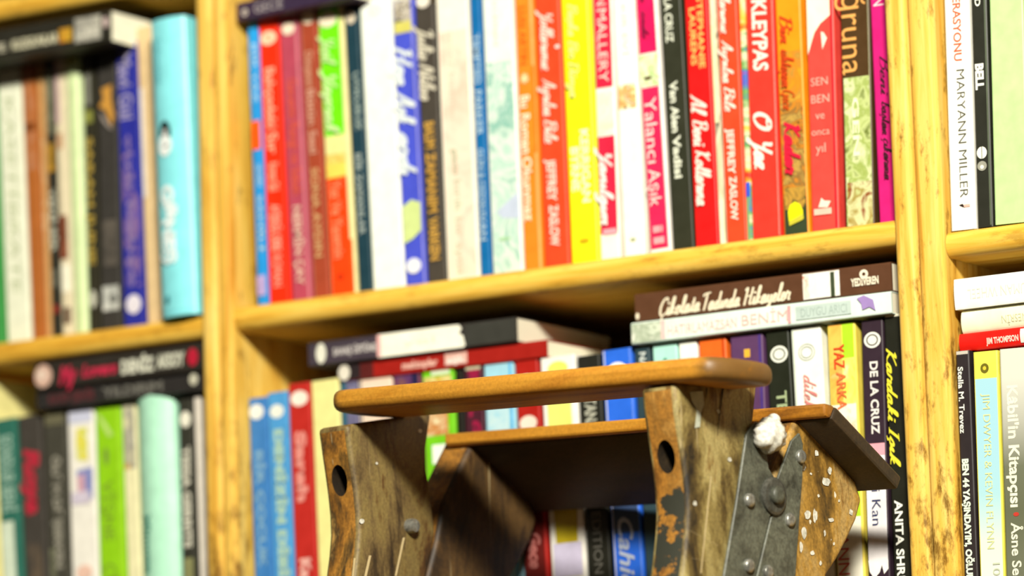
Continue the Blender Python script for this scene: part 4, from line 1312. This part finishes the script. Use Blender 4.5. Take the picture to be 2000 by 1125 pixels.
PLASTER = worn('white_cord', ['#b8b6a4', '#e4e2d4', '#f3f2e6'], 90, (1, 1, 1), scratch=False, rough=0.8)
HOLE = worn('hole_wood', ['#181208', '#2a1f10', '#3a2c18'], 60, (1, 1, 1), scratch=False)


def side(px, py, p0=P0):
    """picture point -> point on the outer face of the near stiles"""
    return on_plane(px, py, p0, LX)


ROOT = thing('step_ladder', 'old paint-spattered folding wooden step ladder with iron hinge, standing before the bookshelves', 'ladder', (P0.x, P0.y, 0.0), (0, 0, LA))
INV = (Matrix.Translation(Vector((P0.x, P0.y, 0))) @ Matrix.Rotation(LA, 4, 'Z')).inverted()


def loc(p):
    return INV @ Vector(p)


def L(px, py):
    return loc(side(px, py))


THK = 0.029
# the bar across the top is not quite level: MT is its fall per metre
_a = loc(on_plane(1318, 748, side(1318, 748), LY))
_b = loc(on_plane(778, 795, side(1318, 748), LY))
MT = (_a.z - _b.z) / (_a.x - _b.x)
# distance between the two pairs of stiles, from the far pair's place in the picture
FRONT = [(1318, 748), (1322, 800), (1330, 850), (1338, 905), (1344, 960), (1346, 1005), (1342, 1060), (1334, 1125)]
BACK1 = [(1482, 742), (1476, 800), (1471, 850), (1484, 925), (1493, 1005), (1470, 1125)]
WDT = abs((on_plane(1318 - 640, 748 + 82, side(1318, 748), LY) - side(1318, 748)).dot(LX))


def outline_to_floor(front, back):
    """side outline in ladder space, both edges carried on to the floor"""
    f = [L(*p) for p in front]
    b = [L(*p) for p in back]
    lean = 0.20
    for lst in (f, b):
        e = lst[-1]
        zs = [e.z * (1 - k / 6) for k in range(1, 7)]
        lst += [Vector((e.x, e.y - lean * (e.z - z), z)) for z in zs]
    return f + b[::-1]


def stile(name, outline, xo, mat, edge_mat, hole=None, cut=0.0):
    """board of thickness THK whose +X face lies at xo; its front edge has its own, more rubbed wood"""
    mb = MB()
    dz = xo * MT
    a = [Vector((xo, p.y, max(0.0, p.z + dz))) for p in outline]
    if cut:
        a[0].z -= cut
        a[-1].z -= cut * 0.3
    n = len(a)
    bb = [p - Vector((THK, 0, 0)) for p in a]
    mb.add(a + bb, [list(range(n)), list(range(n, 2 * n))[::-1]], mat)
    half = n // 2
    mb.add(a + bb, [[i, i + 1, n + i + 1, n + i] for i in range(half - 1)], edge_mat)
    mb.add(a + bb, [[i, (i + 1) % n, n + (i + 1) % n, n + i] for i in range(half - 1, n)], mat)
    o = mb.build(name, ROOT, bevel=0.0035, seg=3, smooth=True)
    if hole is not None:
        c = bpy.data.meshes.new('cutter')
        bm = bmesh.new()
        bmesh.ops.create_cone(bm, cap_ends=True, segments=28, radius1=1.0, radius2=1.0, depth=1.0,
                              matrix=Matrix.Translation(Vector(hole[0])) @ Matrix.Rotation(hole[3], 4, 'Y') @ Matrix.Rotation(PI / 2 + hole[1], 4, 'X') @ Matrix.Diagonal((hole[2], hole[2] * 1.45, 0.05, 1)))
        bm.to_mesh(c)
        bm.free()
        c.materials.append(HOLE)
        co = bpy.data.objects.new('cutter', c)
        COL.objects.link(co)
        co.matrix_world = ROOT.matrix_basis.copy()
        bpy.context.view_layer.update()
        md = o.modifiers.new('hole', 'BOOLEAN')
        md.operation = 'DIFFERENCE'
        md.solver = 'EXACT'
        md.material_mode = 'TRANSFER'
        md.object = co
        dg = bpy.context.evaluated_depsgraph_get()
        me = bpy.data.meshes.new_from_object(o.evaluated_get(dg))
        o.modifiers.clear()
        o.data = me
        me.polygons.foreach_set('use_smooth', [True] * len(me.polygons))
        try:
            me.set_sharp_from_angle(angle=math.radians(35))
        except Exception:
            pass
        bpy.data.objects.remove(co)
        bpy.data.meshes.remove(c)
    return o


def resample(pts, n):
    P = [Vector((p[0], p[1])) for p in pts]
    d = [0.0]
    for i in range(1, len(P)):
        d.append(d[-1] + (P[i] - P[i - 1]).length)
    out = []
    for k in range(n):
        t = d[-1] * k / (n - 1)
        i = max(j for j in range(len(d)) if d[j] <= t + 1e-9)
        i = min(i, len(P) - 2)
        f = (t - d[i]) / max(1e-9, d[i + 1] - d[i])
        q = P[i].lerp(P[i + 1], f)
        out.append((q.x, q.y))
    return out


o1 = outline_to_floor(resample(FRONT, 10), resample(BACK1, 10))
e1 = L(1335, 893)
for k in range(2):
    xo = -k * WDT
    hc = Vector((xo - THK * 0.5, e1.y + 0.012, e1.z + xo * MT))
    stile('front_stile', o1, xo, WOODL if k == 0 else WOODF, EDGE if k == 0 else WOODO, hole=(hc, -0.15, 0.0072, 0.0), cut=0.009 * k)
# rear stiles: the ridge runs from the apex down to the pivot
REARF = [(1566, 802), (1540, 862), (1508, 938), (1499, 1004), (1473, 1125)]
REARB = [(1578, 806), (1610, 850), (1650, 905), (1690, 960), (1684, 1000), (1664, 1045), (1638, 1095), (1618, 1125)]
o2 = outline_to_floor(resample(REARF, 10), resample(REARB, 10))
for k in range(2):
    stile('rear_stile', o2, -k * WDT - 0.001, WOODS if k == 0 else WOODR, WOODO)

# top bar across the front stiles
f0 = L(1318, 748)
pl = loc(on_plane(636, 806, side(1318, 748), LY))
pr = Vector((f0.x + 0.040, f0.y, f0.z))
hb = 0.0150
mb = MB()
yb0, yb1 = f0.y - 0.006, f0.y + 0.063
zt = lambda x: f0.z + hb / 2 + 0.0003 + (x - f0.x) * MT


def bar(x0, x1, y0, y1, h, nround, mat, mb):
    """board with rounded ends seen from above and a rounded front edge"""
    rr = (y1 - y0) / 2
    out = []
    for i in range(nround + 1):
        a = -PI / 2 + PI * i / nround
        out.append((x1 - rr * 0.35 + rr * 0.35 * math.cos(a), (y0 + y1) / 2 + rr * math.sin(a)))
    for i in range(nround + 1):
        a = PI / 2 + PI * i / nround
        out.append((x0 + rr * 0.5 + rr * 0.5 * math.cos(a), (y0 + y1) / 2 + rr * math.sin(a)))
    n = len(out)
    vs = [(x, y, zt(x) - h / 2) for x, y in out] + [(x, y, zt(x) + h / 2) for x, y in out]
    mb.add(vs, [list(range(n))[::-1], list(range(n, 2 * n))] + [[i, (i + 1) % n, n + (i + 1) % n, n + i] for i in range(n)], mat)


TOPW = worn('ladder_top_wood', ['#7a4a10', '#b8781e', '#d0922e', '#bf7e24', '#8c5a18'], 20, (.15, 1, 1), scratch=False, rough=0.5, grain=.14, ends=(pl.x, pr.x))
bar(pl.x, pr.x, yb0, yb1, hb, 10, TOPW, mb)
tb = mb.build('top_tread', ROOT, bevel=0.006, seg=4, smooth=True)

# rear tread: a wide board tipped down towards the books
a0, a1 = L(1560, 824), L(1690, 962)
d = (a1 - a0)
d.x = 0
d.normalize()
nrm = Vector((0, -d.z, d.y))
xr, xl = 0.027, -WDT - 0.022
tk = 0.0105


def across(y, z, mb, poly, mat):
    q = [Vector((xl, p.y, p.z + xl * MT)) for p in poly]
    mb.prism(q, (xr - xl, 0, (xr - xl) * MT), mat)


q0, q1 = a0 + nrm * 0.0005, a1 + nrm * 0.0005
mb = MB()
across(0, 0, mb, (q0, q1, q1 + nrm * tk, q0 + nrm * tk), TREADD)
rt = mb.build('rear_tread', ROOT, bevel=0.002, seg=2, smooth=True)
mb = MB()
s0 = q0 - d * 0.0003
across(0, 0, mb, (s0, s0 + Vector((0, -0.006, 0.001)), s0 + Vector((0, -0.006, 0.010)), s0 + nrm * tk), TREAD)
mb.build('nosing', rt, bevel=0.0022, seg=2, smooth=True)

# lower treads between the front stiles, down to the floor
for zz in (1.22, 0.96, 0.70, 0.44, 0.18):
    mb = MB()
    ff = [p for p in o1[:len(o1) // 2]]
    yy = min(ff, key=lambda p: abs(p.z - zz)).y
    mb.box((-WDT + 0.0002, yy + 0.006, zz - 0.009), (-THK - 0.0002, yy + 0.075, zz + 0.009), TREAD)
    mb.build('tread', ROOT, bevel=0.003)


# hinge: two iron leaves, a pivot and rivets, on the outer faces
def leaf(pts, off):
    pts3 = [L(*p) for p in pts]
    mb = MB()
    mb.prism([Vector((off, p.y, p.z)) for p in pts3], (0.0022, 0, 0), IRON)
    return mb


def disc(px, py, r, depth, mat, off, dome=False, rim=0.0):
    c = L(px, py)
    mb = MB()
    n = 28
    prof = [(r, 0.0), (r, depth * 0.7), (r * 0.86, depth)] + ([(r * 0.45, depth * 1.25)] if dome else [])
    vs = []
    for rr, xx in prof:
        vs += [(off + xx, c.y + rr * math.cos(2 * PI * i / n), c.z + rr * math.sin(2 * PI * i / n)) for i in range(n)]
    fs = []
    for k in range(len(prof) - 1):
        fs += [[k * n + i, k * n + (i + 1) % n, (k + 1) * n + (i + 1) % n, (k + 1) * n + i] for i in range(n)]
    fs.append(list(range((len(prof) - 1) * n, len(prof) * n)))
    mb.add(vs, fs, mat)
    return mb


hA = [(1461, 834), (1470, 824), (1482, 828), (1490, 872), (1496, 915), (1512, 940), (1512, 1000), (1498, 1010), (1470, 1125), (1445, 1230), (1385, 1230), (1408, 1125), (1432, 985), (1452, 850)]
hB = [(1540, 862), (1556, 846), (1563, 868), (1562, 930), (1556, 1010), (1548, 1125), (1530, 1230), (1449, 1230), (1473, 1125), (1500, 1012), (1512, 985), (1512, 938)]
h1 = leaf(hA, 0.0004).build('hinge_leaf', ROOT, bevel=0.0006, seg=1)
h2 = leaf(hB, 0.0005).build('hinge_leaf', ROOT, bevel=0.0006, seg=1)
pv = disc(1503, 970, 0.0125, 0.003, IRONB, 0.0024).build('pivot_plate', ROOT, smooth=True)
disc(1503, 969, 0.0062, 0.0035, IRON, 0.0054, True).build('pivot_pin', pv, smooth=True)
for px, py, par in ((1456, 978, h1), (1455, 1106, h1), (1492, 1118, h2), (1556, 893, h2), (1535, 1016, h2)):
    disc(px, py, 0.0046, 0.0026, STEEL, 0.0026, True).build('rivet', par, smooth=True)
# lump of white cord at the head of the hinge
c = L(1482, 853)
bm = bmesh.new()
bmesh.ops.create_icosphere(bm, subdivisions=4, radius=1.0)
for v in bm.verts:
    p = v.co.normalized()
    k = 1 + 0.10 * math.sin(9 * p.y + 4 * p.z) * math.sin(7 * p.z + 2) + 0.05 * math.sin(17 * p.y) * math.sin(15 * p.z)
    v.co = Vector((p.x * 0.0095 * k + 0.009, p.y * 0.0128 * k, p.z * 0.0112 * k)) + Vector((0, c.y, c.z))
t = bmesh.ops.create_icosphere(bm, subdivisions=3, radius=0.0045)
for v in t['verts']:
    v.co = v.co + Vector((0.006, c.y + 0.009, c.z + 0.011))
me = bpy.data.meshes.new('cord_knot')
bm.to_mesh(me)
bm.free()
me.materials.append(PLASTER)
me.polygons.foreach_set('use_smooth', [True] * len(me.polygons))
kn = bpy.data.objects.new('cord_knot', me)
COL.objects.link(kn)
kn.parent = ROOT
kn['label'] = 'lumpy white knot of cord'
# bolt head on the inner face of the far front stile
cb = loc(on_plane(799, 1028, side(1318, 748) - LX * WDT, LX))
mb = MB()
n = 20
vs = []
for rr, xx in ((0.0052, 0), (0.0052, 0.004), (0.0044, 0.0062), (0.002, 0.007)):
    vs += [(-WDT + xx, cb.y + rr * math.cos(2 * PI * i / n), cb.z + rr * math.sin(2 * PI * i / n)) for i in range(n)]
mb.add(vs, [[k * n + i, k * n + (i + 1) % n, (k + 1) * n + (i + 1) % n, (k + 1) * n + i] for k in range(3) for i in range(n)] + [list(range(3 * n, 4 * n))], STEEL)
bo = mb.build('bolt', ROOT, smooth=True)
bo['label'] = 'blue grey steel bolt head'

# paint: drips and spatter that fell on the near stiles, and old scratches
R_ = random.Random(3)


def blob(mb, px, py, w, h, mat, off, n=11):
    c = L(px, py)
    ky = w / 2 * 0.00058
    kz = h / 2 * 0.00036
    pts = []
    for i in range(n):
        a = 2 * PI * i / n
        k = R_.uniform(.72, 1.15)
        pts.append((off, c.y + ky * k * math.cos(a), c.z + kz * k * math.sin(a)))
    mb.add(pts, [list(range(n))], mat)


mb = MB()
for px, py, w_, h_ in ((1596, 885, 8, 12), (1622, 919, 8, 15), (1615, 940, 16, 16), (1570, 912, 10, 14), (1549, 964, 12, 16), (1579, 1006, 13, 16), (1593, 1007, 9, 26),
                       (1664, 1001, 8, 12), (1625, 1015, 12, 8), (1572, 1041, 10, 24), (1612, 1041, 4, 14), (1566, 1068, 7, 20), (1600, 968, 5, 7), (1640, 978, 4, 6), (1588, 1080, 8, 10), (1630, 1062, 4, 7), (1585, 925, 4, 5), (1604, 1100, 5, 9)):
    blob(mb, px, py, w_, h_, PLASTER, -0.0005)
ps = mb.build('paint_spatter', ROOT, fix=False)
ps['kind'] = 'stuff'
mb = MB()
for pts in ([(1346, 766), (1372, 764), (1374, 790), (1368, 806), (1366, 834), (1356, 836), (1360, 800), (1350, 784)],):
    mb.add([(0.0005, L(*p).y, L(*p).z) for p in pts], [list(range(len(pts)))], worn('paint_drip', ['#a8b09a', '#c4cab8', '#b4bca6'], 80, (1, 1, 1), scratch=False, grain=.1))
blob(mb, 1424, 897, 8, 8, PLASTER, 0.0005)
blob(mb, 1402, 803, 6, 9, PLASTER, 0.0005)
blob(mb, 1356, 983, 7, 9, PLASTER, 0.0005)
CR = paper('#2a2110', 0.8)
for (xa, ya, xb, yb_, wd) in ((1412, 752, 1400, 850, 1.6), (1380, 758, 1378, 778, 1.2)):
    mb.add([(0.0004, L(*p).y, L(*p).z) for p in ((xa - wd, ya), (xa + wd, ya), (xb + .4, yb_), (xb - .4, yb_))], [[0, 1, 2, 3]], CR)
SCR = paper('#cdb98a', 0.7)
for (xa, ya, xb, yb_, wd) in ((1388, 930, 1368, 1120, 1.1), (1345, 1035, 1402, 1066, .9), (1350, 1090, 1380, 1096, .8)):
    mb.add([(0.0004, L(*p).y, L(*p).z) for p in ((xa - wd, ya), (xa + wd, ya + .6), (xb + wd, yb_), (xb - wd, yb_ - .6))], [[0, 1, 2, 3]], SCR)
mk = mb.build('paint_mark', ROOT, fix=False)

# the far front stile: white scuffs and scratches on its inner face
PF = side(1318, 748) - LX * WDT


def FL(px, py):
    q = loc(on_plane(px, py, PF, LX))
    return (-WDT + 0.0004, q.y, q.z)


mb = MB()
for (xa, ya, xb, yb_, wd) in ((788, 1050, 772, 1125, 2.0), (722, 1085, 712, 1130, 2.4), (692, 1090, 688, 1130, 1.8)):
    mb.add([FL(xa - wd, ya), FL(xa + wd, ya), FL(xb + wd, yb_), FL(xb - wd, yb_)], [[0, 1, 2, 3]], SCR)
for px, py, r_ in ((706, 1018, 5), (820, 842, 4), (735, 905, 2.5)):
    mb.add([FL(px + r_ * math.cos(a), py + r_ * math.sin(a)) for a in [2 * PI * i / 10 for i in range(10)]], [list(range(10))], PLASTER)
pf = mb.build('paint_spatter', ROOT, fix=False)
pf['kind'] = 'stuff'
